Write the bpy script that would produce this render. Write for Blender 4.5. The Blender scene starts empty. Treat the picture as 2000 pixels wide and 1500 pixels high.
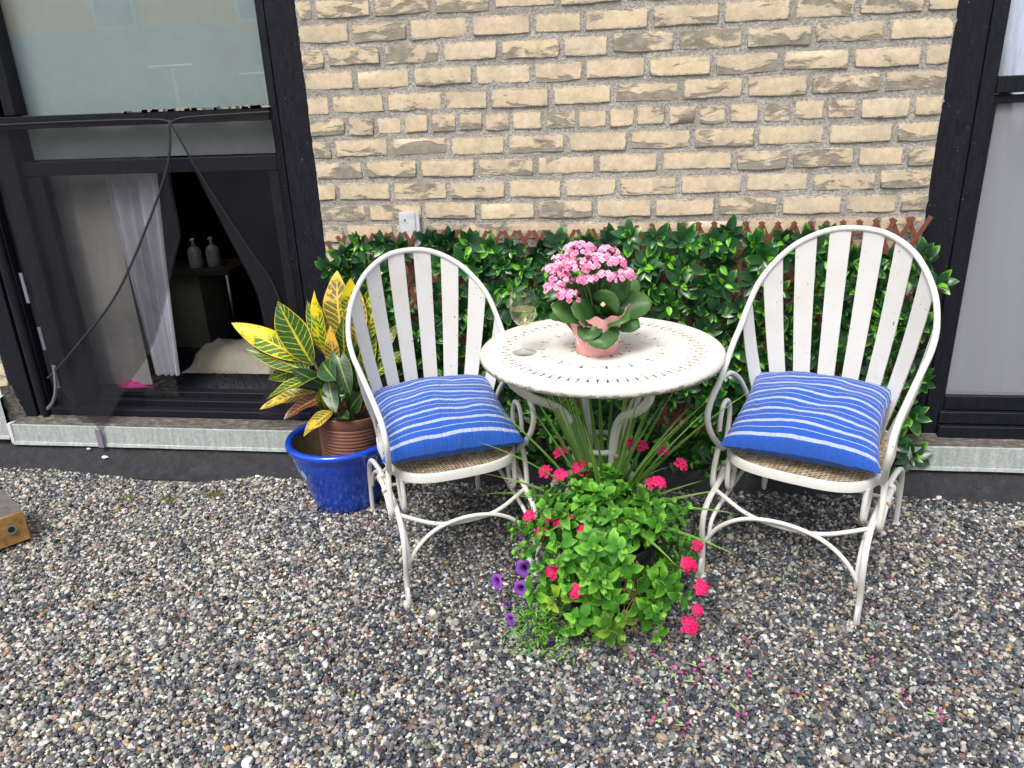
import bpy, math, random
import numpy as np
from mathutils import Vector, Matrix, Euler, noise

random.seed(7); rng = np.random.default_rng(11)
PI = math.pi
scene = bpy.context.scene
COL = scene.collection

# ------------------------------------------------------------------ camera
cd = bpy.data.cameras.new('camera'); cam = bpy.data.objects.new('camera', cd); COL.objects.link(cam)
RIGHT = Vector((0.9897, 0.1382, -0.0369)); UP = Vector((-0.0146, 0.3537, 0.9352)); FWD = Vector((-0.1423, 0.9251, -0.3521))
cam.matrix_world = Matrix(((RIGHT.x, UP.x, -FWD.x, 0.0), (RIGHT.y, UP.y, -FWD.y, -2.60), (RIGHT.z, UP.z, -FWD.z, 1.352), (0, 0, 0, 1)))
cd.sensor_width = 36.0; cd.lens = 1473.1 / 2000 * 36; cd.clip_end = 400; cd.clip_start = 0.02
scene.camera = cam

# ------------------------------------------------------------------ sky, sun, exposure
SUN_EL, SUN_AZ = math.radians(58), math.radians(200)      # sun stands behind the camera, a little to the left
w = bpy.data.worlds.new('World'); scene.world = w; w.use_nodes = True
nt = w.node_tree; nt.nodes.clear()
sky = nt.nodes.new('ShaderNodeTexSky'); sky.sky_type = 'NISHITA'; sky.sun_disc = False
sky.sun_elevation = SUN_EL; sky.sun_rotation = SUN_AZ; sky.air_density = 1.0; sky.dust_density = 4.0; sky.ozone_density = 1.0
hs = nt.nodes.new('ShaderNodeHueSaturation'); hs.inputs['Saturation'].default_value = 0.5
bg = nt.nodes.new('ShaderNodeBackground'); bg.inputs['Strength'].default_value = 0.14
wo = nt.nodes.new('ShaderNodeOutputWorld')
nt.links.new(sky.outputs[0], hs.inputs['Color']); nt.links.new(hs.outputs[0], bg.inputs[0]); nt.links.new(bg.outputs[0], wo.inputs[0])
sd = bpy.data.lights.new('sun', 'SUN'); sd.energy = 1.35; sd.angle = math.radians(20); sd.color = (1.0, 0.98, 0.95)
sun = bpy.data.objects.new('sun', sd); COL.objects.link(sun)
sdir = Vector((math.sin(SUN_AZ) * math.cos(SUN_EL), math.cos(SUN_AZ) * math.cos(SUN_EL), math.sin(SUN_EL)))
sun.rotation_euler = sdir.to_track_quat('Z', 'Y').to_euler()
vs = scene.view_settings; vs.view_transform = 'Standard'; vs.look = 'None'; vs.gamma = 1.0; vs.use_curve_mapping = False
vs.exposure = 0.62
scene.cycles.max_bounces = 8; scene.cycles.transparent_max_bounces = 16
scene.cycles.caustics_reflective = False; scene.cycles.caustics_refractive = False

# ------------------------------------------------------------------ helpers
def catmull(pts, n=6, closed=False):
    P = [Vector(p) for p in pts]; out = []; m = len(P)
    for i in range(m if closed else m - 1):
        p1, p2 = P[i], P[(i + 1) % m]
        p0 = P[(i - 1) % m] if (closed or i > 0) else p1 * 2 - p2
        p3 = P[(i + 2) % m] if (closed or i < m - 2) else p2 * 2 - p1
        for k in range(n):
            t = k / n
            out.append(0.5 * ((2 * p1) + (p2 - p0) * t + (2 * p0 - 5 * p1 + 4 * p2 - p3) * t * t + (3 * p1 - p0 - 3 * p2 + p3) * t ** 3))
    if not closed: out.append(P[-1])
    return out

class MB:
    def __init__(s): s.v = []; s.f = []; s.m = []; s.uv = []; s.a = []
    def add(s, vs, fs, mi=0, uv=None, a=0.0):
        b = len(s.v); s.v += [tuple(x) for x in vs]; s.f += [tuple(i + b for i in f) for f in fs]; s.m += [mi] * len(fs)
        s.uv += list(uv) if uv is not None else [(0, 0)] * len(vs); s.a += [a] * len(vs)
        return b
    def tube(s, pts, r, seg=8, closed=False, mi=0):
        P = [Vector(p) for p in pts]; n = len(P); vs = []; fs = []; nrm = None
        for i in range(n):
            if closed: t = P[(i + 1) % n] - P[i - 1]
            else: t = P[min(i + 1, n - 1)] - P[max(i - 1, 0)]
            t.normalize()
            if nrm is None:
                nrm = t.cross(Vector((0, 0, 1)));
                if nrm.length < 1e-3: nrm = t.cross(Vector((1, 0, 0)))
            nrm = (nrm - t * nrm.dot(t)).normalized(); bn = t.cross(nrm)
            rr = r[i] if isinstance(r, (list, tuple)) else r
            for k in range(seg):
                a = 2 * PI * k / seg; vs.append(P[i] + (nrm * math.cos(a) + bn * math.sin(a)) * rr)
        for i in range(n if closed else n - 1):
            j = (i + 1) % n
            for k in range(seg):
                l = (k + 1) % seg; fs.append((i * seg + k, i * seg + l, j * seg + l, j * seg + k))
        if not closed: fs.append(tuple(range(seg - 1, -1, -1))); fs.append(tuple((n - 1) * seg + k for k in range(seg)))
        s.add(vs, fs, mi)
    def lathe(s, prof, seg=32, c=(0, 0, 0), mi=0, wob=None):
        n = len(prof); vs = []; fs = []; uv = []
        for i, (r, z) in enumerate(prof):
            for k in range(seg):
                a = 2 * PI * k / seg; dr, dz = wob(i, a) if wob else (0, 0)
                vs.append((c[0] + (r + dr) * math.cos(a), c[1] + (r + dr) * math.sin(a), c[2] + z + dz)); uv.append((k / seg, i / n))
        for i in range(n - 1):
            for k in range(seg):
                l = (k + 1) % seg; fs.append((i * seg + k, i * seg + l, (i + 1) * seg + l, (i + 1) * seg + k))
        s.add(vs, fs, mi, uv)
    def box(s, lo, hi, mi=0, M=None):
        vs = [Vector((x, y, z)) for z in (lo[2], hi[2]) for y in (lo[1], hi[1]) for x in (lo[0], hi[0])]
        if M is not None: vs = [M @ v for v in vs]
        s.add(vs, [(0, 2, 3, 1), (4, 5, 7, 6), (0, 1, 5, 4), (2, 6, 7, 3), (0, 4, 6, 2), (1, 3, 7, 5)], mi)
    def leaf(s, base, d, n, L, W, nseg=5, fold=0.25, droop=0.25, a=0.0, mi=0, shape=0.85, serr=0.0, twist=0.0, pw=0.85, wave=0.0):
        # base point, direction, normal (upper face), length, width
        base = Vector(base); d = Vector(d).normalized(); n = Vector(n); n = (n - d * n.dot(d)).normalized(); sd_ = d.cross(n)
        vs = []; fs = []; uv = []
        p = base.copy(); dd = d.copy(); nn = n.copy()
        for i in range(nseg + 1):
            t = i / nseg
            wd = W * 0.5 * (math.sin(PI * min(1, t ** shape * 0.985 + 0.015)) ** pw if 0 < t < 1 else (0.06 if t == 0 else 0.0))
            if serr and 0 < i < nseg: wd *= 1 + (serr if i % 2 else -serr)
            up = nn * (fold * wd)
            tw = Matrix.Rotation(twist * t, 3, dd); s2 = tw @ sd_
            wv1, wv2 = nn * (wave * wd * math.sin(t * 13 + W * 900)), nn * (wave * wd * math.sin(t * 11 + 2 + W * 700))
            vs += [p - s2 * wd + up + wv1, p, p + s2 * wd + up + wv2]; uv += [(0, t), (0.5, t), (1, t)]
            rot = Matrix.Rotation(-droop / nseg, 3, sd_); dd = rot @ dd; nn = rot @ nn
            p = p + dd * (L / nseg)
        for i in range(nseg):
            b = i * 3; fs += [(b, b + 1, b + 4, b + 3), (b + 1, b + 2, b + 5, b + 4)]
        s.add(vs, fs, mi, uv, a)
    def mesh(s, name, mats, smooth=True, angle=40):
        me = bpy.data.meshes.new(name); me.from_pydata(s.v, [], s.f)
        for m in (mats if isinstance(mats, (list, tuple)) else [mats]): me.materials.append(m)
        me.polygons.foreach_set('material_index', s.m)
        ul = me.uv_layers.new(name='UVMap'); li = np.empty(len(me.loops), np.int32); me.loops.foreach_get('vertex_index', li)
        ul.data.foreach_set('uv', np.array(s.uv, np.float32)[li].ravel())
        if any(s.a):
            at = me.attributes.new('tone', 'FLOAT', 'POINT'); at.data.foreach_set('value', np.array(s.a, np.float32))
        if smooth:
            me.polygons.foreach_set('use_smooth', [True] * len(me.polygons)); me.set_sharp_from_angle(angle=math.radians(angle))
        me.update(); return me
    def build(s, name, mats, parent=None, smooth=True, angle=40, loc=None):
        return obj(name, s.mesh(name, mats, smooth, angle), parent, loc)

def obj(name, me, parent=None, loc=None, rot=None, scl=None):
    o = bpy.data.objects.new(name, me); COL.objects.link(o)
    if parent: o.parent = parent
    if loc is not None: o.location = loc
    if rot is not None: o.rotation_euler = rot
    if scl is not None: o.scale = scl
    return o
def empty(name, loc=(0, 0, 0), rz=0.0):
    o = obj(name, None, None, loc, (0, 0, rz)); o.empty_display_size = 0.1; return o
def tag(o, label=None, cat=None, group=None, kind=None):
    if label: o['label'] = label
    if cat: o['category'] = cat
    if group: o['group'] = group
    if kind: o['kind'] = kind
    return o

# ------------------------------------------------------------------ materials
class MT:
    def __init__(s, name):
        s.m = bpy.data.materials.new(name); s.m.use_nodes = True; s.t = s.m.node_tree
        s.b = s.t.nodes['Principled BSDF']; s.out = s.t.nodes['Material Output']
    def n(s, ty, **k):
        x = s.t.nodes.new(ty)
        for a, b in k.items(): setattr(x, a, b)
        return x
    def l(s, a, b): s.t.links.new(a, b)
    def co(s, kind='Object', scale=None, off=None):
        tc = s.n('ShaderNodeTexCoord'); o = tc.outputs[kind]
        if scale is not None or off is not None:
            mp = s.n('ShaderNodeMapping'); s.l(o, mp.inputs[0]); o = mp.outputs[0]
            if scale is not None: mp.inputs['Scale'].default_value = scale
            if off is not None: s.l(off, mp.inputs['Location'])
        return o
    def noise(s, co, scale, detail=4, rough=0.55, dist=0.0):
        x = s.n('ShaderNodeTexNoise'); s.l(co, x.inputs['Vector']); x.inputs['Scale'].default_value = scale
        x.inputs['Detail'].default_value = detail; x.inputs['Roughness'].default_value = rough; x.inputs['Distortion'].default_value = dist
        return x.outputs['Fac']
    def ramp(s, fac, stops, interp='LINEAR'):
        x = s.n('ShaderNodeValToRGB'); s.l(fac, x.inputs[0]); cr = x.color_ramp; cr.interpolation = interp
        while len(cr.elements) < len(stops): cr.elements.new(0.5)
        for e, (p, c) in zip(cr.elements, stops): e.position = p; e.color = (*c, 1) if len(c) == 3 else c
        return x.outputs[0]
    def mix(s, fac, a, b, blend='MIX'):
        x = s.n('ShaderNodeMix', data_type='RGBA', blend_type=blend)
        for v, i in ((fac, 0), (a, 6), (b, 7)):
            if hasattr(v, 'is_linked'): s.l(v, x.inputs[i])
            else: x.inputs[i].default_value = v if i == 0 else (*v, 1)
        return x.outputs[2]
    def math(s, op, a, b=0.0, c=0.0):
        x = s.n('ShaderNodeMath', operation=op)
        for i, v in enumerate((a, b, c)):
            if hasattr(v, 'is_linked'): s.l(v, x.inputs[i])
            else: x.inputs[i].default_value = v
        return x.outputs[0]
    def bump(s, h, strength=0.3, dist=0.005):
        x = s.n('ShaderNodeBump'); s.l(h, x.inputs['Height']); x.inputs['Strength'].default_value = strength; x.inputs['Distance'].default_value = dist
        s.l(x.outputs[0], s.b.inputs['Normal'])
    def set(s, col=None, rough=None, metal=None, spec=None, coat=None, sub=None):
        for v, k in ((col, 'Base Color'), (rough, 'Roughness'), (metal, 'Metallic'), (spec, 'Specular IOR Level'), (coat, 'Coat Weight')):
            if v is None: continue
            if hasattr(v, 'is_linked'): s.l(v, s.b.inputs[k])
            else: s.b.inputs[k].default_value = (*v, 1) if k == 'Base Color' else v
        return s.m
    def rnd(s): return s.n('ShaderNodeObjectInfo').outputs['Random']

def plain(name, col, rough=0.5, metal=0.0, var=0.12, scale=30, bump=0.0, spec=0.5, coat=0.0):
    t = MT(name); co = t.co(); nz = t.noise(co, scale, 5)
    c = t.ramp(nz, [(0.25, tuple(x * (1 - var) for x in col)), (0.75, tuple(min(1, x * (1 + var)) for x in col))])
    if bump: t.bump(nz, bump)
    return t.set(c, rough, metal, spec, coat)

def m_brick():
    t = MT('buff_brick'); r = t.rnd()
    off = t.n('ShaderNodeCombineXYZ'); t.l(t.math('MULTIPLY', r, 37.0), off.inputs[0]); t.l(t.math('MULTIPLY', r, 91.0), off.inputs[2])
    co = t.co('Object', off=off.outputs[0])
    base = t.ramp(r, [(0.0, (0.58, 0.49, 0.35)), (0.2, (0.74, 0.60, 0.40)), (0.4, (0.77, 0.60, 0.44)), (0.6, (0.70, 0.58, 0.37)), (0.8, (0.80, 0.66, 0.42)), (1.0, (0.73, 0.62, 0.47))])
    fine = t.noise(co, 45, 6, 0.65)
    base = t.mix(0.55, base, t.ramp(fine, [(0.3, (0.52, 0.41, 0.28)), (0.6, (0.78, 0.64, 0.45))]))
    mott = t.noise(co, 14, 4); base = t.mix(t.ramp(mott, [(0.45, (0, 0, 0)), (0.7, (0.55, 0.55, 0.55))]), base, (0.42, 0.37, 0.29))
    mp = t.n('ShaderNodeMapping'); t.l(co, mp.inputs[0]); mp.inputs['Scale'].default_value = (0.6, 1, 1.5)
    so = t.noise(mp.outputs[0], 16, 9, 0.62, 0.4)
    amt = t.math('MULTIPLY_ADD', t.math('FRACT', t.math('MULTIPLY', r, 13.7)), 0.26, -0.175)
    sz = t.n('ShaderNodeSeparateXYZ'); t.l(t.co('Object'), sz.inputs[0])
    r2 = t.math('FRACT', t.math('MULTIPLY', r, 57.3)); band = t.math('MULTIPLY', t.math('MULTIPLY', sz.outputs[2], -3.6), t.math('GREATER_THAN', r2, 0.45))
    sm = t.ramp(t.math('ADD', t.math('ADD', so, amt), band), [(0.53, (0, 0, 0)), (0.60, (1, 1, 1))])
    tone = t.ramp(t.noise(co, 30, 4), [(0.3, (0.13, 0.124, 0.11)), (0.7, (0.33, 0.31, 0.26))])
    c = t.mix(t.math('MULTIPLY', sm, 0.80), base, tone)
    uvn = t.n('ShaderNodeUVMap'); us = t.n('ShaderNodeSeparateXYZ'); t.l(uvn.outputs[0], us.inputs[0])
    ex = t.math('MULTIPLY', t.math('SUBTRACT', 0.5, t.math('ABSOLUTE', t.math('SUBTRACT', us.outputs[0], 0.5))), 0.19)
    ez = t.math('MULTIPLY', t.math('SUBTRACT', 0.5, t.math('ABSOLUTE', t.math('SUBTRACT', us.outputs[1], 0.5))), 0.062)
    en = t.noise(co, 60, 5, 0.65); ed = t.math('SUBTRACT', t.math('MULTIPLY', en, 0.024), t.math('MINIMUM', ex, ez))
    em = t.ramp(t.math('MULTIPLY', ed, 100.0), [(0.35, (0, 0, 0)), (0.60, (1, 1, 1))])
    gr = t.noise(co, 220, 4, 0.7); c = t.mix(t.math('MULTIPLY', em, 0.75), c, t.ramp(gr, [(0.35, (0.12, 0.11, 0.095)), (0.65, (0.56, 0.52, 0.45))]))
    c = t.mix(0.5, c, t.ramp(gr, [(0.3, (0.30,) * 3), (0.7, (0.70,) * 3)]), 'SOFT_LIGHT')
    hh = t.math('ADD', t.math('MULTIPLY', fine, 0.7), t.math('MULTIPLY', sm, -0.5)); t.bump(hh, 0.8, 0.004)
    return t.set(c, 0.9, spec=0.25)
def m_mortar():
    t = MT('mortar'); co = t.co(); a = t.noise(co, 160, 6, 0.7); b = t.noise(co, 9, 4)
    c = t.ramp(a, [(0.3, (0.21, 0.20, 0.18)), (0.48, (0.48, 0.455, 0.41)), (0.66, (0.78, 0.74, 0.67))])
    c = t.mix(t.ramp(b, [(0.4, (0, 0, 0)), (0.65, (0.6, 0.6, 0.6))]), c, (0.33, 0.305, 0.26)); t.bump(a, 1.0, 0.008)
    return t.set(c, 0.95, spec=0.2)
def m_frame():
    t = MT('black_painted_frame'); co = t.co('Object', (6, 6, 1.2)); nz = t.noise(co, 20, 6, 0.7)
    c = t.ramp(nz, [(0.3, (0.006, 0.0065, 0.011)), (0.7, (0.016, 0.0175, 0.026))])
    sp = t.noise(t.co(), 170, 2, 0.5); c = t.mix(t.ramp(sp, [(0.745, (0, 0, 0)), (0.77, (1, 1, 1))]), c, (0.28, 0.29, 0.31))
    return t.set(c, t.ramp(nz, [(0.3, (0.38,) * 3), (0.8, (0.62,) * 3)]), spec=0.22)
def m_galv():
    t = MT('galvanised_steel'); co = t.co(); v = t.n('ShaderNodeTexVoronoi'); t.l(co, v.inputs[0]); v.inputs['Scale'].default_value = 110
    st = t.noise(t.co('Object', (30, 30, 3)), 2, 5); c = t.mix(0.35, t.ramp(st, [(0.3, (0.33, 0.37, 0.36)), (0.7, (0.50, 0.54, 0.52))]), v.outputs['Distance'], 'SOFT_LIGHT')
    d = t.noise(co, 16, 6, 0.7); c = t.mix(t.ramp(d, [(0.60, (0, 0, 0)), (0.72, (0.7, 0.7, 0.7))]), c, (0.20, 0.19, 0.17))
    return t.set(c, 0.6, 0.0, 0.3)
def m_tar():
    t = MT('black_roof_membrane'); co = t.co(); a = t.noise(co, 25, 6, 0.7); b = t.noise(co, 300, 2)
    c = t.ramp(a, [(0.3, (0.013, 0.013, 0.015)), (0.62, (0.035, 0.035, 0.039)), (0.75, (0.075, 0.075, 0.08))])
    c = t.mix(t.ramp(b, [(0.70, (0, 0, 0)), (0.73, (1, 1, 1))]), c, (0.20, 0.19, 0.18)); t.bump(a, 0.5, 0.01)
    return t.set(c, 0.75, spec=0.3)
def m_white():
    t = MT('cream_white_paint'); co = t.co(); n1 = t.noise(co, 12, 5); n2 = t.noise(co, 70, 4, 0.6)
    c = t.ramp(n1, [(0.3, (0.73, 0.715, 0.66)), (0.7, (0.79, 0.78, 0.745))])
    ru = t.ramp(n2, [(0.675, (0, 0, 0)), (0.72, (1, 1, 1))]); c = t.mix(ru, c, (0.30, 0.16, 0.07)); t.bump(n2, 0.05, 0.002)
    return t.set(c, 0.42, spec=0.45)
def m_rust():
    t = MT('rust_edge'); nz = t.noise(t.co(), 60, 4); c = t.ramp(nz, [(0.35, (0.66, 0.60, 0.50)), (0.6, (0.46, 0.29, 0.13))]); return t.set(c, 0.75)
def m_leafmix(name, dark, lite, tip0=0.45, rough=0.35, spec=0.5, vein=None, veinscale=0, noise_amt=0.3, trans=0.0):
    # colour runs from dark at the leaf base to lite at the tip and margin; 'tone' attribute shifts it
    t = MT(name); uv = t.n('ShaderNodeUVMap'); sp = t.n('ShaderNodeSeparateXYZ'); t.l(uv.outputs[0], sp.inputs[0]); u, v = sp.outputs[0], sp.outputs[1]
    at = t.n('ShaderNodeAttribute', attribute_name='tone'); tone = at.outputs['Fac']
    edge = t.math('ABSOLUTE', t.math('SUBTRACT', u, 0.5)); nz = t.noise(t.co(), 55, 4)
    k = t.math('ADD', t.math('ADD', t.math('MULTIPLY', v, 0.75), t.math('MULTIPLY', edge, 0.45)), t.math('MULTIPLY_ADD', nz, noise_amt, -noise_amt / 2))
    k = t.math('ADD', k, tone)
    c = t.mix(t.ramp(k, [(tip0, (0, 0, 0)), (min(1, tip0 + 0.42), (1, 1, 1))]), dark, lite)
    rd = t.rnd(); c = t.mix(0.6, c, t.mix(rd, tuple(x * 0.7 for x in dark), tuple(min(1, x * 1.1) for x in lite)), 'SOFT_LIGHT')
    if vein:
        lat = t.math('ABSOLUTE', t.math('SINE', t.math('MULTIPLY', t.math('SUBTRACT', v, t.math('MULTIPLY', edge, 0.55)), veinscale)))
        vm = t.math('LESS_THAN', lat, 0.16); mid = t.math('LESS_THAN', edge, 0.035); c = t.mix(t.math('MULTIPLY', t.math('MAXIMUM', vm, mid), 0.55), c, vein)
    mm = t.set(c, rough, spec=spec)
    if trans:
        tr = t.n('ShaderNodeBsdfTranslucent'); t.l(c, tr.inputs[0]); mx = t.n('ShaderNodeMixShader'); mx.inputs[0].default_value = trans
        t.l(t.b.outputs[0], mx.inputs[1]); t.l(tr.outputs[0], mx.inputs[2]); t.l(mx.outputs[0], t.out.inputs[0])
    return mm
def m_croton(name, field, vein, margin, thr=0.16, blotch=0.0):
    t = MT(name); uv = t.n('ShaderNodeUVMap'); sp = t.n('ShaderNodeSeparateXYZ'); t.l(uv.outputs[0], sp.inputs[0]); u, v = sp.outputs[0], sp.outputs[1]
    co = t.co(); nz = t.noise(co, 40, 4); e = t.math('ABSOLUTE', t.math('SUBTRACT', u, 0.5))
    ph = t.math('ADD', t.math('MULTIPLY', t.math('SUBTRACT', v, t.math('MULTIPLY', e, 0.30)), 34.0), t.math('MULTIPLY', nz, 2.2))
    lat = t.math('ABSOLUTE', t.math('SINE', ph)); thv = t.math('MULTIPLY_ADD', nz, 0.35, thr - 0.175)
    vm = t.math('LESS_THAN', lat, thv); mid = t.math('LESS_THAN', e, t.math('MULTIPLY_ADD', v, -0.03, 0.055)); mar = t.math('GREATER_THAN', e, 0.465)
    c = t.mix(vm, field, vein); c = t.mix(mid, c, vein); c = t.mix(mar, c, margin)
    if blotch: c = t.mix(t.ramp(t.math('ADD', t.noise(co, 18, 4), t.math('MULTIPLY_ADD', v, 0.3, -0.15)), [(0.62 - blotch * 0.3, (0, 0, 0)), (0.70 - blotch * 0.3, (1, 1, 1))]), c, vein)
    t.bump(t.math('MAXIMUM', vm, mid), 0.25, 0.001)
    return t.set(c, 0.33, spec=0.5)
def m_stripe():
    t = MT('blue_striped_cotton'); uv = t.n('ShaderNodeUVMap'); sp = t.n('ShaderNodeSeparateXYZ'); t.l(uv.outputs[0], sp.inputs[0]); v = sp.outputs[1]
    nz = t.noise(t.co(), 22, 3); ph = t.math('FRACT', t.math('ADD', t.math('MULTIPLY', v, 8.5), t.math('MULTIPLY_ADD', nz, 0.012, 0.62)))
    wide = t.math('LESS_THAN', ph, 0.21); thin = t.math('MULTIPLY', t.math('GREATER_THAN', ph, 0.575), t.math('LESS_THAN', ph, 0.625))
    wv = t.noise(t.co('UV', (260, 30, 1)), 3, 3); blue = t.ramp(wv, [(0.3, (0.014, 0.080, 0.42)), (0.7, (0.030, 0.145, 0.62))])
    c = t.mix(t.math('MAXIMUM', wide, thin), blue, (0.46, 0.53, 0.70))
    puck = t.noise(t.co('UV', (64, 9, 1)), 1.0, 4, 0.6); t.bump(puck, 0.9, 0.012)
    m = t.set(c, 0.85, spec=0.2); t.b.inputs['Sheen Weight'].default_value = 0.2; return m
def m_net():
    t = MT('black_insect_net'); t.set((0.030, 0.030, 0.038), 0.8, spec=0.15); nz = t.noise(t.co(), 7, 4)
    tr = t.n('ShaderNodeBsdfTransparent'); mx = t.n('ShaderNodeMixShader'); t.l(t.ramp(nz, [(0.3, (0.30,) * 3), (0.7, (0.42,) * 3)]), mx.inputs[0])
    t.l(tr.outputs[0], mx.inputs[1]); t.l(t.b.outputs[0], mx.inputs[2]); t.l(mx.outputs[0], t.out.inputs[0]); return t.m
def m_screen():
    t = MT('grey_insect_screen'); t.set((0.42, 0.42, 0.46), 0.7, 0.0, 0.3)
    tr = t.n('ShaderNodeBsdfTransparent'); mx = t.n('ShaderNodeMixShader'); mx.inputs[0].default_value = 0.42
    t.l(tr.outputs[0], mx.inputs[1]); t.l(t.b.outputs[0], mx.inputs[2]); t.l(mx.outputs[0], t.out.inputs[0]); return t.m
def m_pane(refl=0.24, tint=(0.95, 0.985, 0.98)):
    t = MT('window_glass'); gl = t.n('ShaderNodeBsdfGlossy'); gl.inputs['Roughness'].default_value = 0.015
    tr = t.n('ShaderNodeBsdfTransparent'); tr.inputs[0].default_value = (*tint, 1)
    fr = t.n('ShaderNodeLayerWeight'); fr.inputs[0].default_value = 0.5; mx = t.n('ShaderNodeMixShader')
    t.l(t.math('MULTIPLY_ADD', t.math('POWER', fr.outputs['Facing'], 5.0), 0.8, refl), mx.inputs[0]); t.l(tr.outputs[0], mx.inputs[1]); t.l(gl.outputs[0], mx.inputs[2]); t.l(mx.outputs[0], t.out.inputs[0]); return t.m
def m_thinglass():
    t = MT('clear_drinking_glass'); gl = t.n('ShaderNodeBsdfGlossy'); gl.inputs['Roughness'].default_value = 0.01
    tr = t.n('ShaderNodeBsdfTransparent'); tr.inputs[0].default_value = (0.985, 0.99, 0.99, 1); lw = t.n('ShaderNodeLayerWeight'); lw.inputs[0].default_value = 0.5
    mx = t.n('ShaderNodeMixShader'); t.l(t.math('MULTIPLY_ADD', t.math('POWER', lw.outputs['Facing'], 3.5), 0.9, 0.05), mx.inputs[0])
    t.l(tr.outputs[0], mx.inputs[1]); t.l(gl.outputs[0], mx.inputs[2]); t.l(mx.outputs[0], t.out.inputs[0]); return t.m
def m_wine():
    t = MT('white_wine'); g = t.n('ShaderNodeBsdfGlass'); g.inputs['Color'].default_value = (0.95, 0.90, 0.62, 1); g.inputs['IOR'].default_value = 1.33; g.inputs['Roughness'].default_value = 0.0
    tr = t.n('ShaderNodeBsdfTransparent'); tr.inputs[0].default_value = (0.99, 0.975, 0.83, 1); mx = t.n('ShaderNodeMixShader'); mx.inputs[0].default_value = 0.35
    t.l(tr.outputs[0], mx.inputs[1]); t.l(g.outputs[0], mx.inputs[2]); t.l(mx.outputs[0], t.out.inputs[0]); return t.m
def m_gravel():
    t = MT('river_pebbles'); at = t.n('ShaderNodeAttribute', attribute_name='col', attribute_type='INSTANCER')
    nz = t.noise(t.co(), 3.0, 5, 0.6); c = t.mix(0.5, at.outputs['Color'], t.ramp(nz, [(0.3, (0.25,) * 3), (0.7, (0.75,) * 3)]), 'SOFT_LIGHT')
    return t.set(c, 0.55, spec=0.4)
def m_glaze():
    t = MT('cobalt_glaze'); co = t.co(); nz = t.noise(co, 8, 4); c = t.ramp(nz, [(0.3, (0.006, 0.040, 0.40)), (0.7, (0.012, 0.085, 0.62))])
    sc = t.noise(t.co('Object', (40, 40, 5)), 2.0, 5, 0.7); c = t.mix(t.ramp(sc, [(0.66, (0, 0, 0)), (0.80, (0.16,) * 3)]), c, (0.25, 0.28, 0.40)); return t.set(c, 0.16, spec=0.5, coat=0.5)

BRICK, MORTAR, FRAME, GALV, TAR = m_brick(), m_mortar(), m_frame(), m_galv(), m_tar()
WHITE, RUST, STRIPE, NET, SCREEN, PANE = m_white(), m_rust(), m_stripe(), m_net(), m_screen(), m_pane()
HEDGE = m_leafmix('hedge_leaf', (0.027, 0.100, 0.042), (0.25, 0.56, 0.045), 0.77, 0.28, 0.55, (0.03, 0.09, 0.05), 30)
SLAT = plain('brown_trellis_plastic', (0.20, 0.068, 0.042), 0.6, var=0.2)
GLAZE = m_glaze(); BROWNPOT = plain('brown_plastic', (0.24, 0.10, 0.062), 0.5); TERRA = plain('unglazed_inside', (0.20, 0.15, 0.085), 0.9, var=0.35)
SOIL = plain('potting_soil', (0.035, 0.024, 0.016), 0.95, var=0.5, scale=120, bump=0.8)
BLACKPOT = plain('black_plastic', (0.02, 0.022, 0.026), 0.45)
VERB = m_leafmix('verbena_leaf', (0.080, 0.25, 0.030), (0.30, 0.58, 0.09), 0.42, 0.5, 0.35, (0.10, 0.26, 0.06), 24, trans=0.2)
VERBY = m_leafmix('yellowing_leaf', (0.11, 0.24, 0.03), (0.34, 0.46, 0.08), 0.40, 0.55, 0.3, trans=0.2)
STEM = plain('green_stem', (0.10, 0.21, 0.045), 0.6); DRY = plain('dry_stem', (0.38, 0.27, 0.12), 0.8, var=0.3)
DRAC = m_leafmix('spike_leaf', (0.14, 0.28, 0.07), (0.36, 0.50, 0.17), 0.55, 0.4, 0.45)
PINKRED = m_leafmix('verbena_petal', (0.40, 0.004, 0.075), (0.84, 0.045, 0.25), 0.10, 0.6, 0.3)
PURPLE = m_leafmix('petunia_petal', (0.03, 0.002, 0.05), (0.50, 0.20, 0.78), 0.20, 0.6, 0.3, (0.12, 0.02, 0.22), 0.01)
KAL = m_leafmix('kalanchoe_leaf', (0.055, 0.145, 0.045), (0.14, 0.27, 0.085), 0.45, 0.42, 0.45, trans=0.1)
PINK = m_leafmix('kalanchoe_petal', (0.72, 0.13, 0.30), (0.92, 0.42, 0.60), 0.12, 0.6, 0.3); PINKL = m_leafmix('kalanchoe_petal_pale', (0.78, 0.24, 0.38), (0.93, 0.58, 0.70), 0.12, 0.6, 0.3)
WRAP = plain('pink_paper_wrap', (0.84, 0.40, 0.40), 0.7, var=0.1, scale=60, bump=0.35); LINING = plain('white_lining', (0.78, 0.80, 0.88), 0.6, var=0.05)

# ------------------------------------------------------------------ setting: ground, gravel, kerb
g = MB(); g.add([(-60, -80, -0.012), (60, -80, -0.012), (60, 0.2, -0.012), (-60, 0.2, -0.012)], [(0, 1, 2, 3)])
gt = MT('gravel_ground'); v = gt.n('ShaderNodeTexVoronoi'); gt.l(gt.co(), v.inputs[0]); v.inputs['Scale'].default_value = 60
gc = gt.ramp(v.outputs['Color'], [(0.2, (0.05, 0.05, 0.055)), (0.5, (0.17, 0.16, 0.15)), (0.8, (0.42, 0.39, 0.34))]); gt.bump(v.outputs['Distance'], 0.8, 0.01); gt.set(gc, 0.8)
tag(g.build('ground', gt.m), kind='structure')

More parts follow.
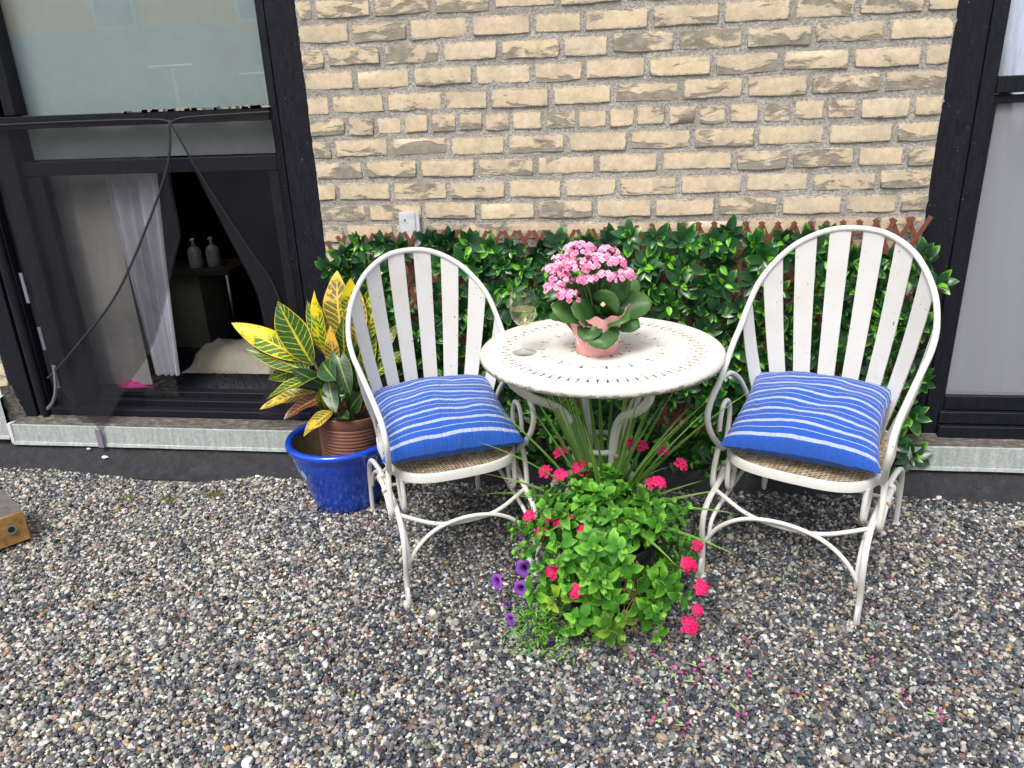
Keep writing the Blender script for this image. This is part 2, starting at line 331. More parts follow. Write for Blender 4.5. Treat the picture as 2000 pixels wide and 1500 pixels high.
def gravel():
    X0, X1, Y0, Y1, SP = -2.8, 2.1, -1.85, -0.075, 0.0076
    pts = []; rows = int((Y1 - Y0) / (SP * 0.87))
    xs = np.arange(X0, X1, SP)
    P = []
    for j in range(rows):
        y = Y0 + j * SP * 0.87
        P.append(np.stack([xs + (SP / 2 if j % 2 else 0), np.full_like(xs, y)], 1))
    P = np.concatenate(P); P += rng.normal(0, SP * 0.28, P.shape)
    n1 = len(P); extra = P[rng.random(n1) < 0.22] + rng.normal(0, SP * 0.5, (1,))
    z = rng.uniform(-0.004, 0.003, n1); z2 = rng.uniform(0.003, 0.008, len(extra))
    P = np.concatenate([P, extra]); z = np.concatenate([z, z2])
    # bare membrane patch and ragged edge beside the kerb
    edge = np.array([noise.noise(Vector((x * 2.2, 3.1, 0.0))) for x in P[:, 0]]) * 0.028 + np.array([noise.noise(Vector((x * 9, 7.7, 0.0))) for x in P[:, 0]]) * 0.012
    lim = -0.125 + edge - 0.10 * np.exp(-((P[:, 0] + 1.72) / 0.22) ** 2) + 0.045 * (P[:, 0] > -0.9)
    keep = P[:, 1] < lim; P, z = P[keep], z[keep]; n = len(P)
    z += 0.006 * np.array([noise.noise(Vector((p[0] * 3, p[1] * 3, 1.0))) for p in P])
    L = np.clip(rng.lognormal(math.log(0.0052), 0.30, n), 0.0028, 0.0135)
    S = np.stack([L, L * rng.uniform(0.62, 0.95, n), L * rng.uniform(0.42, 0.72, n)], 1)
    Rt = np.stack([rng.normal(0, 0.38, n), rng.normal(0, 0.38, n), rng.uniform(0, 2 * PI, n)], 1)
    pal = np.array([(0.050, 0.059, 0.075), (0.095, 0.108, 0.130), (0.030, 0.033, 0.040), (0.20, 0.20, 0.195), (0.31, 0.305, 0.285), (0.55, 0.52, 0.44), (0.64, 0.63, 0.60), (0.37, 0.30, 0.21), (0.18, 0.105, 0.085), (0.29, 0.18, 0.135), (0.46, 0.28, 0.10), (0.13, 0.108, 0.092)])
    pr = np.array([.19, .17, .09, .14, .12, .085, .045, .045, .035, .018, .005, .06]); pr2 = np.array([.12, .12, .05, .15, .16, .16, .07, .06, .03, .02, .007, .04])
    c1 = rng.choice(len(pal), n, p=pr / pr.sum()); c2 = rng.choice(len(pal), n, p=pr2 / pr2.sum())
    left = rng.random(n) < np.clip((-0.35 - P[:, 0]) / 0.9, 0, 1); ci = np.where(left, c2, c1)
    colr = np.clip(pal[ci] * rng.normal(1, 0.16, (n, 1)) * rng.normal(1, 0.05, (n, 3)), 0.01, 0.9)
    me = bpy.data.meshes.new('gravel'); me.vertices.add(n); me.vertices.foreach_set('co', np.concatenate([P, z[:, None]], 1).astype(np.float32).ravel())
    for nm, ty, arr in (('rot', 'FLOAT_VECTOR', Rt), ('scl', 'FLOAT_VECTOR', S)):
        a = me.attributes.new(nm, ty, 'POINT'); a.data.foreach_set('vector', arr.astype(np.float32).ravel())
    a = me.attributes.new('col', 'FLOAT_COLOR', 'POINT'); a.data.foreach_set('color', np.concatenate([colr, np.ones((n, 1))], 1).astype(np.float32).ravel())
    a = me.attributes.new('idx', 'INT', 'POINT'); a.data.foreach_set('value', rng.integers(0, 8, n).astype(np.int32))
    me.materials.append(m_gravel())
    o = obj('gravel', me); ng = bpy.data.node_groups.new('pebble_scatter', 'GeometryNodeTree')
    ng.interface.new_socket('Geometry', in_out='INPUT', socket_type='NodeSocketGeometry'); ng.interface.new_socket('Geometry', in_out='OUTPUT', socket_type='NodeSocketGeometry')
    N = ng.nodes.new; Lk = ng.links.new; gi = N('NodeGroupInput'); go = N('NodeGroupOutput'); ip = N('GeometryNodeInstanceOnPoints')
    def named(nm, ty):
        x = N('GeometryNodeInputNamedAttribute'); x.data_type = ty; x.inputs['Name'].default_value = nm; return x.outputs[0]
    gis = N('GeometryNodeGeometryToInstance')
    for k in range(8):
        ic = N('GeometryNodeMeshIcoSphere'); ic.inputs['Radius'].default_value = 1.0; ic.inputs['Subdivisions'].default_value = 3
        sp = N('GeometryNodeSetPosition'); nz = N('ShaderNodeTexNoise'); nz.noise_dimensions = '4D'; nz.inputs['W'].default_value = k * 7.3; nz.inputs['Scale'].default_value = 0.75; nz.inputs['Detail'].default_value = 1.5
        sb = N('ShaderNodeVectorMath'); sb.operation = 'SUBTRACT'; sb.inputs[1].default_value = (0.5, 0.5, 0.5); sc = N('ShaderNodeVectorMath'); sc.operation = 'SCALE'; sc.inputs['Scale'].default_value = 1.5
        Lk(nz.outputs['Color'], sb.inputs[0]); Lk(sb.outputs[0], sc.inputs[0]); Lk(ic.outputs['Mesh'], sp.inputs['Geometry']); Lk(sc.outputs[0], sp.inputs['Offset'])
        sm = N('GeometryNodeSetMaterial'); sm.inputs['Material'].default_value = me.materials[0]; ss = N('GeometryNodeSetShadeSmooth')
        Lk(sp.outputs[0], ss.inputs[0]); Lk(ss.outputs[0], sm.inputs[0]); Lk(sm.outputs[0], gis.inputs[0])
    mp = N('GeometryNodeMeshToPoints'); Lk(gi.outputs[0], mp.inputs[0])
    Lk(mp.outputs[0], ip.inputs['Points']); Lk(gis.outputs[0], ip.inputs['Instance']); ip.inputs['Pick Instance'].default_value = True
    Lk(named('idx', 'INT'), ip.inputs['Instance Index']); Lk(named('scl', 'FLOAT_VECTOR'), ip.inputs['Scale'])
    er = N('FunctionNodeEulerToRotation'); Lk(named('rot', 'FLOAT_VECTOR'), er.inputs[0]); Lk(er.outputs[0], ip.inputs['Rotation'])
    Lk(ip.outputs[0], go.inputs[0])
    md = o.modifiers.new('scatter', 'NODES'); md.node_group = ng
    tag(o, 'loose river pebbles in grey, cream and brown covering the roof', 'gravel', kind='stuff')
gravel()

# membrane upstand (kerb) along the wall foot
k = MB(); prof = [(-0.16, -0.008), (-0.12, 0.004), (-0.085, 0.03), (-0.060, 0.062), (-0.040, 0.080), (-0.030, 0.13), (0.02, 0.135)]
xs = np.linspace(-3.2, 2.6, 150); vsK = []; fsK = []
for i, x in enumerate(xs):
    for j, (y, z) in enumerate(prof):
        d = 0.007 * noise.noise(Vector((x * 5, j * 1.3, 0.4))); vsK.append((x, y + d, z + d * 0.4))
for i in range(len(xs) - 1):
    for j in range(len(prof) - 1):
        a = i * len(prof) + j; fsK.append((a, a + len(prof), a + len(prof) + 1, a + 1))
k.add(vsK, fsK); tag(k.build('roof_kerb', TAR, angle=80), kind='structure')

# ------------------------------------------------------------------ brick wall
def brick_mesh(wd, h, seed):
    r = random.Random(seed); nx = max(4, int(wd / 0.03)); nz = 4; vs_ = []; fs_ = []; uv_ = []
    def pos(i, n, size):
        if i == 0: return -size / 2
        if i == n: return size / 2
        if i == 1: return -size / 2 + 0.0045
        if i == n - 1: return size / 2 - 0.0045
        return -size / 2 + size * i / n
    for j in range(nz + 1):
        for i in range(nx + 1):
            x, z = pos(i, nx, wd), pos(j, nz, h); ring = i in (0, nx) or j in (0, nz)
            y = 0.016 if ring else -0.0015 + r.uniform(-0.0022, 0.0012)
            cor = (i in (0, 1, nx - 1, nx)) and (j in (0, 1, nz - 1, nz))
            if cor: x *= r.uniform(.965, .99); z *= r.uniform(.92, .985)
            elif ring: z += r.uniform(-.002, .002) if j in (0, nz) else 0
            if not ring and (i in (1, nx - 1) or j in (1, nz - 1)): y += 0.0018; x += r.uniform(-0.0025, 0.0025); z += r.uniform(-0.0030, 0.0022)
            vs_.append((x, y, z)); uv_.append((x / wd + .5, z / h + .5))
    for j in range(nz):
        for i in range(nx):
            a = j * (nx + 1) + i; fs_.append((a, a + 1, a + nx + 2, a + nx + 1))
    b = MB(); b.add(vs_, fs_, 0, uv_); return b.mesh('brick', BRICK, angle=60)
def mortar(name, x0, x1, z0, z1, parent):
    nx, nz = int((x1 - x0) / 0.014), int((z1 - z0) / 0.014); vs_ = []; fs_ = []
    for j in range(nz + 1):
        for i in range(nx + 1):
            x = x0 + (x1 - x0) * i / nx; z = z0 + (z1 - z0) * j / nz
            y = 0.0035 + 0.0022 * noise.noise(Vector((x * 40, z * 40, 1.7))) + 0.0016 * noise.noise(Vector((x * 11, z * 11, 5)))
            if i in (0, nx): y += 0.0
            vs_.append((x, y, z))
    for j in range(nz):
        for i in range(nx):
            a = j * (nx + 1) + i; fs_.append((a, a + 1, a + nx + 2, a + nx + 1))
    b = MB(); b.add(vs_, fs_); b.box((x0, 0.012, z0), (x1, 0.20, z1)); return b.build(name, MORTAR, parent, angle=80)

XL, XR = -1.070, 0.962
PITCH = 0.0722
rowX = {  # perpends measured per course, top to bottom
 1.648: [-1.002, -.807, -.608, -.416, -.21, -.005, .19, .39, .59, .80],
 1.577: [-.887, -.692, -.491, -.289, -.131, .075, .287, .496, .68, .87],
 1.505: [-.981, -.787, -.589, -.399, -.2, -.047, .157, .361, .561, .771],
 1.433: [-.887, -.694, -.485, -.293, -.129, .067, .271, .473, .678, .884],
 1.361: [-.981, -.79, -.591, -.439, -.237, -.035, .174, .372, .564, .776],
 1.289: [-.933, -.832, -.736, -.643, -.548, -.46, -.37, -.261, -.151, -.053, .036, .135, .232, .325, .425, .521, .619, .714, .871],
 1.217: [-.991, -.787, -.584, -.386, -.187, .015, .218, .415, .627, .831],
 1.144: [-.887, -.692, -.493, -.292, -.088, .116, .353, .525, .726, .871],
 1.072: [-.994, -.795, -.594, -.392, -.2, -.018, .179, .388, .592, .799],
 1.000: [-.891, -.689, -.495, -.293, -.096, .101, .304, .505, .705, .87],
 0.928: [-.98, -.797, -.692, -.598, -.404, -.199, -.002, .205, .401, .611, .816]}
def lay(parent, x0, x1, rows, seed0):
    k = seed0
    for z, xs_ in rows:
        e = [x0] + [x for x in xs_ if x0 + 0.05 < x < x1 - 0.05] + [x1]
        for a, b in zip(e[:-1], e[1:]):
            k += 1; r = random.Random(k); jw = r.uniform(0.007, 0.012)
            la = a + (0 if a == x0 else jw / 2); lb = b - (0 if b == x1 else jw / 2); h = PITCH - r.uniform(0.0085, 0.0125)
            o = obj('brick', brick_mesh(lb - la, h, k), parent, ((la + lb) / 2, r.uniform(-0.002, 0.002), z + r.uniform(-0.003, 0.003)), (r.uniform(-.012, .012), r.uniform(-.012, .012), r.uniform(-.010, .010)))
wall = empty('brick_wall'); tag(wall, 'weathered buff brick wall between the two black framed windows', 'wall')
mortar('mortar', XL, XR, 0.06, 2.3, wall)
rows = [(z, xs_) for z, xs_ in rowX.items()]
for i in range(1, 6): rows.append((1.648 + i * PITCH, [(-1.0 if i % 2 else -.9) + .2 * q + random.uniform(-.012, .012) for q in range(10)]))
for i in range(1, 12): rows.append((0.928 - i * PITCH, [(-.9 if i % 2 else -1.0) + .2 * q + random.uniform(-.012, .012) for q in range(10)]))
lay(wall, XL + 0.004, XR - 0.004, rows, 100)
pier = empty('brick_pier'); tag(pier, 'narrow strip of buff brick wall left of the open window', 'wall')
mortar('mortar', -3.15, -2.50, 0.28, 2.3, pier)
lay(pier, -3.14, -2.504, [(0.32 + i * PITCH, [(-2.70 if i % 2 else -2.60) - .2 * q for q in range(2, -1, -1)]) for i in range(27)], 3000)

# painted board fixed to the wall above the hedge
b = MB(); b.box((-0.773, -0.018, 0.84), (-0.716, -0.003, 1.0)); b.box((-0.715, -0.015, 0.84), (-0.702, -0.004, 0.995), 0)
bd = b.build('painted_board', plain('chalky_white_paint', (0.62, 0.65, 0.68), 0.8, var=0.18, scale=45, bump=0.5)); tag(bd, 'chipped white painted board end fixed to the bricks above the hedge', 'board')
s_ = MB(); s_.lathe([(0.0, 0), (0.003, 0), (0.003, 0.002), (0, 0.002)], 10); so = s_.build('screw', plain('dark_screw', (0.05, 0.045, 0.04), 0.5, 0.6), bd, loc=(-0.752, -0.0185, 0.975)); so.rotation_euler = (PI / 2, 0, 0)

# ------------------------------------------------------------------ sills
def sill(name, x0, x1, label, z0=0.083, z1=0.168):
    m = MB(); prof = [(0.05, z1 + 0.026), (-0.035, z1 + 0.004), (-0.052, z1), (-0.054, z0 + 0.013), (-0.057, z0 + 0.011), (-0.060, z0), (-0.05, z0 - 0.003)]
    n = max(2, int((x1 - x0) / 0.08)); vs_ = []; fs_ = []
    for i in range(n + 1):
        x = x0 + (x1 - x0) * i / n
        for j, (y, z) in enumerate(prof):
            d = 0.0018 * noise.noise(Vector((x * 6, j * 0.5, 3))); vs_.append((x, y + d, z + d))
    for i in range(n):
        for j in range(len(prof) - 1): a = i * len(prof) + j; fs_.append((a, a + 1, a + len(prof) + 1, a + len(prof)))
    m.add(vs_, fs_); o = m.build(name, GALV, angle=25); tag(o, label, 'sill')
    return o
s1 = sill('metal_sill', -2.505, -1.075, 'long galvanised metal sill under the open window')
c_ = MB(); c_.box((-2.515, -0.058, 0.085), (-2.500, -0.02, 0.175)); c_.build('caulk', plain('white_caulk', (0.7, 0.7, 0.7), 0.8, bump=0.6), s1)
sill('metal_sill', 0.99, 2.4, 'galvanised metal sill under the screened window at right', 0.085, 0.170)
sill('metal_sill', -3.15, -2.517, 'short higher piece of galvanised sill at the far left', 0.106, 0.285)

DIRT = MT('weathered_sill_cement'); dn = DIRT.noise(DIRT.co('Object', (1, 3, 3)), 30, 6, .7); DIRT.bump(dn, .8, .008)
DIRT.set(DIRT.ramp(dn, [(0.3, (0.045, 0.040, 0.036)), (0.55, (0.13, 0.115, 0.10)), (0.72, (0.33, 0.30, 0.26))]), .9)
for x0, x1, z1 in ((-2.495, -1.075, .168), (1.0, 2.4, .170)):
    b = MB(); n_ = 60; vs_ = []; fs_ = []
    for i in range(n_ + 1):
        x = x0 + (x1 - x0) * i / n_
        for j, (y, z) in enumerate([(-.046, .0035), (-.030, .011), (-.005, .022), (.03, .030)]): d = .003 * noise.noise(Vector((x * 30, j, 2))); vs_.append((x, y + d, z1 + z + abs(d)))
    for i in range(n_):
        for j in range(3): a = i * 4 + j; fs_.append((a, a + 4, a + 5, a + 1))
    b.add(vs_, fs_); tag(b.build('sill_bedding', DIRT.m, angle=80), kind='structure')
b = MB(); n_ = 10; vs_ = []; fs_ = []
for i in range(n_ + 1):
    for j in range(n_ + 1):
        u, v = i / n_, j / n_; d = noise.noise(Vector((u * 5, v * 5, 9))) * .008; vs_.append((-2.525 + u * (.075 - .035 * v), -.030 + .02 * u + d, .17 + v * .16))
for i in range(n_):
    for j in range(n_): a = i * (n_ + 1) + j; fs_.append((a, a + n_ + 1, a + n_ + 2, a + 1))
b.add(vs_, fs_); tag(b.build('corner_cement', DIRT.m, angle=80), 'rough brown cement patch at the lower left window corner', 'cement')

# ------------------------------------------------------------------ windows
def bars(name, lst, parent, mat=FRAME):
    for nm, lo, hi in lst:
        b = MB(); b.box(lo, hi); o = b.build(nm, mat, parent)
        bv = o.modifiers.new('bevel', 'BEVEL'); bv.width = 0.003; bv.segments = 2
wl = empty('open_window', (0, 0, 0)); tag(wl, 'black framed window with its lower half open behind a parted insect net', 'window')
bars('w', [('jamb_flashing', (-1.170, 0.002, 0.17), (-1.062, 0.05, 2.3)), ('jamb', (-1.206, 0.010, 0.19), (-1.176, 0.09, 2.3)),
           ('jamb_flashing', (-2.500, -0.010, 0.19), (-2.405, 0.05, 2.3)), ('jamb', (-2.395, 0.004, 0.19), (-2.345, 0.09, 2.3)), ('jamb', (-2.300, 0.02, 0.215), (-2.235, 0.10, 1.36)), ('jamb', (-2.345, 0.035, 0.19), (-2.300, 0.09, 2.3)),
           ('jamb', (-2.235, 0.03, 1.365), (-2.185, 0.09, 2.3)),
           ('transom', (-2.300, 0.000, 1.318), (-1.206, 0.085, 1.362)), ('rail', (-2.235, 0.045, 1.150), (-1.206, 0.085, 1.200)),
           ('stile', (-1.262, 0.05, 0.23), (-1.2065, 0.095, 1.15)), ('stile', (-2.234, 0.05, 0.23), (-2.165, 0.095, 1.15)),
           ('bottom_rail', (-2.345, 0.000, 0.196), (-1.206, 0.045, 0.225)), ('bottom_rail', (-2.345, 0.047, 0.20), (-1.206, 0.085, 0.250)), ('bottom_rail', (-2.345, 0.087, 0.20), (-1.206, 0.135, 0.272))], wl)
tr_ = MB(); tr_.tube([(-2.37, -0.002, 0.20), (-2.37, -0.002, 2.3)], 0.02, 10); tr_.build('round_trim', FRAME, wl)
p = MB(); p.box((-2.187, 0.060, 1.363), (-1.206, 0.066, 2.3)); p.build('glass_pane', PANE, wl)
p = MB(); p.box((-2.165, 0.070, 0.25), (-1.80, 0.075, 1.15)); p.build('glass_pane', m_pane(0.05, (0.92, 0.92, 0.92)), wl)
VEL = plain('grey_velcro', (0.23, 0.21, 0.28), 0.9)
for x, z0, z1 in ((-2.343, 1.085, 1.185), (-2.335, 0.67, 0.79), (-2.318, 0.475, 0.57), (-2.300, 0.31, 0.41)):
    v_ = MB(); v_.box((x, 0.014, z0), (x + 0.014, 0.019, z1)); v_.build('velcro_strip', VEL, wl)
pk = MB()
for i in range(46):
    x = random.uniform(-1.75, -1.22); pk.box((x, -0.003, 1.360), (x + random.uniform(0.004, 0.03), 0.02, 1.3635 + random.uniform(0, 0.006)))
pk.build('peeling_paint', plain('old_paint_crust', (0.40, 0.36, 0.28), 0.9, var=0.4), wl, smooth=False)

# insect net: two panels parted in the middle
def sheet(left, right, n=24, m=14, yb=0.0, amp=0.006, seed=0.0):
    b = MB(); L_ = catmull(left, 12); R_ = catmull(right, 12); vs_ = []; fs_ = []
    for i in range(n + 1):
        a = L_[int(round(i / n * (len(L_) - 1)))]; c = R_[int(round(i / n * (len(R_) - 1)))]
        for j in range(m + 1):
            t = j / m; q = a.lerp(c, t); q.y += yb + amp * noise.noise(Vector((q.x * 16 + seed, q.z * 3, 2.2))) + amp * 0.7 * math.sin(t * 11 + i * 0.12 + seed) * (i / n); vs_.append(q)
    for i in range(n):
        for j in range(m): a = i * (m + 1) + j; fs_.append((a, a + 1, a + m + 2, a + m + 1))
    b.add(vs_, fs_); return b
nn_ = empty('insect_net', (0, 0, 0)); tag(nn_, 'black insect net curtain parted over the open window', 'net')
YN = -0.018
apex = (-1.554, YN, 1.330)
foldL = [apex, (-1.60, YN, 1.15), (-1.600, YN, 0.955), (-1.635, YN, 0.86), (-1.80, YN, 0.52), (-1.96, YN, 0.33), (-2.09, YN - .02, 0.145)]
hemL = [apex, (-1.585, YN, 1.20), (-1.70, YN, 1.0), (-1.90, YN, 0.72), (-2.10, YN, 0.53), (-2.25, YN, 0.40), (-2.290, YN, 0.37)]
jambL = [(-2.30, YN, 1.335), (-2.29, YN, 1.1), (-2.285, YN, 0.9), (-2.29, YN, 0.6), (-2.295, YN, 0.4), (-2.27, YN, 0.25), (-2.13, YN - .02, 0.142)]
foldR = [apex, (-1.475, YN, 1.10), (-1.41, YN, 0.92), (-1.345, YN, 0.74), (-1.33, YN, 0.60), (-1.335, YN, 0.42), (-1.41, YN - .02, 0.22)]
hemR = [apex, (-1.50, YN, 1.20), (-1.41, YN, 1.02), (-1.33, YN, 0.87), (-1.262, YN, 0.74), (-1.235, YN, 0.55), (-1.24, YN, 0.40)]
jambR = [(-1.195, YN, 1.335), (-1.195, YN, 1.1), (-1.195, YN, 0.9), (-1.195, YN, 0.7), (-1.195, YN, 0.5), (-1.20, YN, 0.34), (-1.25, YN - .02, 0.21)]
sheet(jambL, foldL, seed=0.0).build('net_panel', NET, nn_); sheet(hemL, foldL, yb=-0.012, seed=3.0).build('net_flap', NET, nn_)
sheet(foldR, jambR, seed=5.0).build('net_panel', NET, nn_); sheet(foldR, hemR, yb=-0.012, seed=8.0).build('net_flap', NET, nn_)
HEM = plain('dark_hem_ribbon', (0.014, 0.015, 0.020), 0.7)
for hm in (hemL, hemR):
    h = MB(); P_ = [(x, y - 0.013, z) for x, y, z in catmull(hm, 8)]; vs_ = []; fs_ = []
    for i, (x, y, z) in enumerate(P_): vs_ += [(x - 0.0042, y, z + 0.002), (x + 0.0042, y - 0.002, z - 0.002)]
    for i in range(len(P_) - 1): fs_.append((2 * i, 2 * i + 1, 2 * i + 3, 2 * i + 2))
    h.add(vs_, fs_); o = h.build('hem', HEM, nn_); sf = o.modifiers.new('thick', 'SOLIDIFY'); sf.thickness = 0.002
h = MB(); h.tube(catmull([(-2.31, YN - .004, 1.335), (-1.9, YN - .004, 1.338), (-1.62, YN - .004, 1.335), (-1.554, YN - .006, 1.325), (-1.49, YN - .004, 1.338), (-1.19, YN - .004, 1.345)], 6), 0.0035, 6); h.build('header_tape', HEM, nn_)
h = MB(); h.tube(catmull([(-2.25, YN - .012, 0.42), (-2.262, YN - .02, 0.33), (-2.29, YN - .02, 0.27), (-2.33, YN - .012, 0.235)], 6), 0.007, 6); h.build('loose_strap', plain('grey_strap', (0.16, 0.17, 0.19), 0.7), nn_)
h = MB(); h.box((-2.108, -0.072, 0.085), (-2.084, -0.066, 0.165)); h.build('tie_tab', VEL, nn_)

# room behind the open window and what stands in it
def room(name, x0, x1, y0, y1, z0, z1, label):
    b = MB(); vs_ = [(x, y, z) for z in (z0, z1) for y in (y0, y1) for x in (x0, x1)]
    b.add(vs_, [(0, 1, 3, 2), (4, 6, 7, 5), (2, 3, 7, 6), (0, 2, 6, 4), (1, 5, 7, 3)]); o = b.build(name, plain('shade_darkened_room_wall', (0.030, 0.028, 0.026), 0.9), smooth=False); tag(o, label, 'room', kind='structure')  # wall colour is darkened to carry the shade of the unlit room
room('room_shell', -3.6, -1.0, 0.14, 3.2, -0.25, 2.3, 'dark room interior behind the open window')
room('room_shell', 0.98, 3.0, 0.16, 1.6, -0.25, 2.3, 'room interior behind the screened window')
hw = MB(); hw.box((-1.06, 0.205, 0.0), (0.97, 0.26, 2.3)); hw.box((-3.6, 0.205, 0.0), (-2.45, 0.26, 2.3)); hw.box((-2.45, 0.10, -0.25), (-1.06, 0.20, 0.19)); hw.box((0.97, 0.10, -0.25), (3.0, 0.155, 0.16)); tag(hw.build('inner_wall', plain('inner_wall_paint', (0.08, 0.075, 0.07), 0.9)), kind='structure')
def curtain(name, x0, x1, z0, z1, y, col, label, folds=7, amp=0.012, taper=0.0, shift=0.0, slant=0.0):
    b = MB(); n, m = 16, 90; vs_ = []; fs_ = []
    for i in range(n + 1):
        t = i / n
        for j in range(m + 1):
            s = j / m; a = x0 + shift * (1 - t) + taper * (1 - t) * (1 - s) ; c = x1 + shift * (1 - t) - taper * (1 - t) * s
            x = x0 + (x1 - x0) * s + shift * (1 - t) - (s - 0.5) * taper * (1 - t)
            vs_.append((x, y + amp * math.sin(s * folds * 2 * PI + slant * t + 1.5 * noise.noise(Vector((s * 4, t, 0)))) , z0 + (z1 - z0) * t))
    for i in range(n):
        for j in range(m): a = i * (m + 1) + j; fs_.append((a, a + 1, a + m + 2, a + m + 1))
    b.add(vs_, fs_); o = b.build(name, plain(name + '_cloth', col, 0.9, var=0.06), angle=180); tag(o, label, 'curtain'); return o
curtain('roller_blind', -2.22, -1.17, 1.205, 2.28, 0.108, (0.66, 0.73, 0.73), 'pale grey green blind behind the upper pane of the open window', 4, 0.004)
curtain('white_curtain', -1.97, -1.74, 0.33, 1.20, 0.135, (0.82, 0.82, 0.90), 'white curtain gathered inside the open window', 4, 0.014, 0.12, -0.02)
curtain('beige_curtain', -2.24, -1.965, 0.28, 1.20, 0.150, (0.60, 0.59, 0.55), 'grey beige curtain panel behind the left pane of the open window', 2, 0.006)
# daybed with fur blanket, throw, shelf, bottles, pink cushion
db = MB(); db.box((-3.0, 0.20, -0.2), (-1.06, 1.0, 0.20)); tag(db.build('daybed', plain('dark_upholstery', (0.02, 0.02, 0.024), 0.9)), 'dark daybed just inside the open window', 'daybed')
def fur():
    b = MB(); r = random.Random(4)
    nx, ny = 40, 16; vs_ = []; fs_ = []
    for j in range(ny + 1):
        for i in range(nx + 1):
            x = -2.32 + 1.18 * i / nx; y = 0.14 + 0.45 * j / ny; z = 0.272 - 0.05 * max(0, 0.22 - y) / 0.08 + 0.02 * noise.noise(Vector((x * 5, y * 5, 1))); vs_.append((x, y, z))
    for j in range(ny):
        for i in range(nx): a = j * (nx + 1) + i; fs_.append((a, a + 1, a + nx + 2, a + nx + 1))
    b.add(vs_, fs_)
    for i in range(7000):
        x = r.uniform(-2.32, -1.14); y = r.uniform(0.135, 0.58); z = 0.27 - 0.05 * max(0, 0.22 - y) / 0.08 + 0.02 * noise.noise(Vector((x * 5, y * 5, 1)))
        dx, dy = r.uniform(-.014, .014), r.uniform(-.03, .006); b.add([(x - .0012, y, z), (x + .0012, y, z), (x + dx, y + dy, z + r.uniform(.008, .024))], [(0, 1, 2)])
    o = b.build('fur_blanket', plain('black_fur', (0.012, 0.012, 0.020), 0.7, var=0.4)); tag(o, 'shaggy black fur blanket spread inside the open window', 'blanket')
fur()
def mound(name, c, sx, sy, sz, mat, label, cat, seed=1.0):
    b = MB(); vs_ = []; fs_ = []; n = 22
    for j in range(n + 1):
        for i in range(n + 1):
            u, v = i / n * 2 - 1, j / n * 2 - 1; rr = max(0, 1 - (abs(u) ** 2.4 + abs(v) ** 2.4)); wr = noise.noise(Vector((u * 2.2 + seed, v * 2.2, seed))); fold = abs(noise.noise(Vector((u * 3 + v * 2, v * 1.2, seed + 4))))
            vs_.append((c[0] + sx * u * (1 + .1 * wr), c[1] + sy * v, c[2] + sz * rr ** 0.55 * (0.85 + 0.35 * wr) + 0.035 * fold * rr ** 0.3))
    for j in range(n):
        for i in range(n): a = j * (n + 1) + i; fs_.append((a, a + 1, a + n + 2, a + n + 1))
    b.add(vs_, fs_); o = b.build(name, mat, angle=180); tag(o, label, cat)
mound('throw_blanket', (-1.68, 0.44, 0.285), 0.23, 0.16, 0.115, plain('beige_knit', (0.46, 0.42, 0.33), 0.95, var=0.2, scale=160, bump=0.8), 'crumpled beige knitted throw lying on the black fur', 'blanket')
mound('pink_cushion', (-2.06, 0.17, 0.255), 0.085, 0.05, 0.035, plain('hot_pink_cloth', (0.85, 0.06, 0.36), 0.8), 'hot pink cloth showing under the fur blanket', 'cushion', 3.0)
sh = empty('side_table', (0, 0, 0)); tag(sh, 'dark side table with pale front in the unlit room', 'table')
b = MB(); b.box((-2.45, 0.86, 0.590), (-1.93, 1.16, 0.615)); b.build('table_top', plain('dark_wood', (0.05, 0.04, 0.03), 0.35), sh)
b = MB(); b.box((-2.42, 0.90, 0.20), (-2.12, 1.14, 0.589)); b.build('cabinet', plain('pale_cabinet', (0.16, 0.155, 0.13), 0.6), sh)
b = MB(); b.tube([(-1.96, 0.89, -0.2), (-1.96, 0.89, 0.59)], 0.012, 8); b.build('leg', plain('chrome_leg', (0.4, 0.4, 0.4), 0.2, 1.0), sh)
for x, y, lb in ((-2.135, 0.93, 'left one of two white label bottles on the side table'), (-2.06, 0.97, 'right one of two white label bottles on the side table')):
    bt = empty('bottle', (x, y, 0.616)); tag(bt, lb, 'bottle', 'bottles on the side table')
    b = MB(); b.lathe([(0, 0), (.031, 0), (.033, .006), (.033, .085), (.024, .10), (.010, .108), (.010, .118), (0, .118)], 20); b.build('body', plain('milky_plastic', (0.26, 0.26, 0.25), 0.35), bt)
    b = MB(); b.lathe([(.0336, .02), (.0338, .075)], 20); b.build('paper_label', plain('printed_paper', (0.28, 0.28, 0.29), 0.6, var=0.8, scale=130), bt)
    b = MB(); b.lathe([(0, .118), (.006, .118), (.006, .135), (.010, .138), (.010, .146), (0, .148)], 12); b.tube([(0, 0, .142), (0, -.022, .140)], .004, 6); b.build('pump', plain('white_plastic', (0.7, 0.7, 0.68), 0.4), bt)

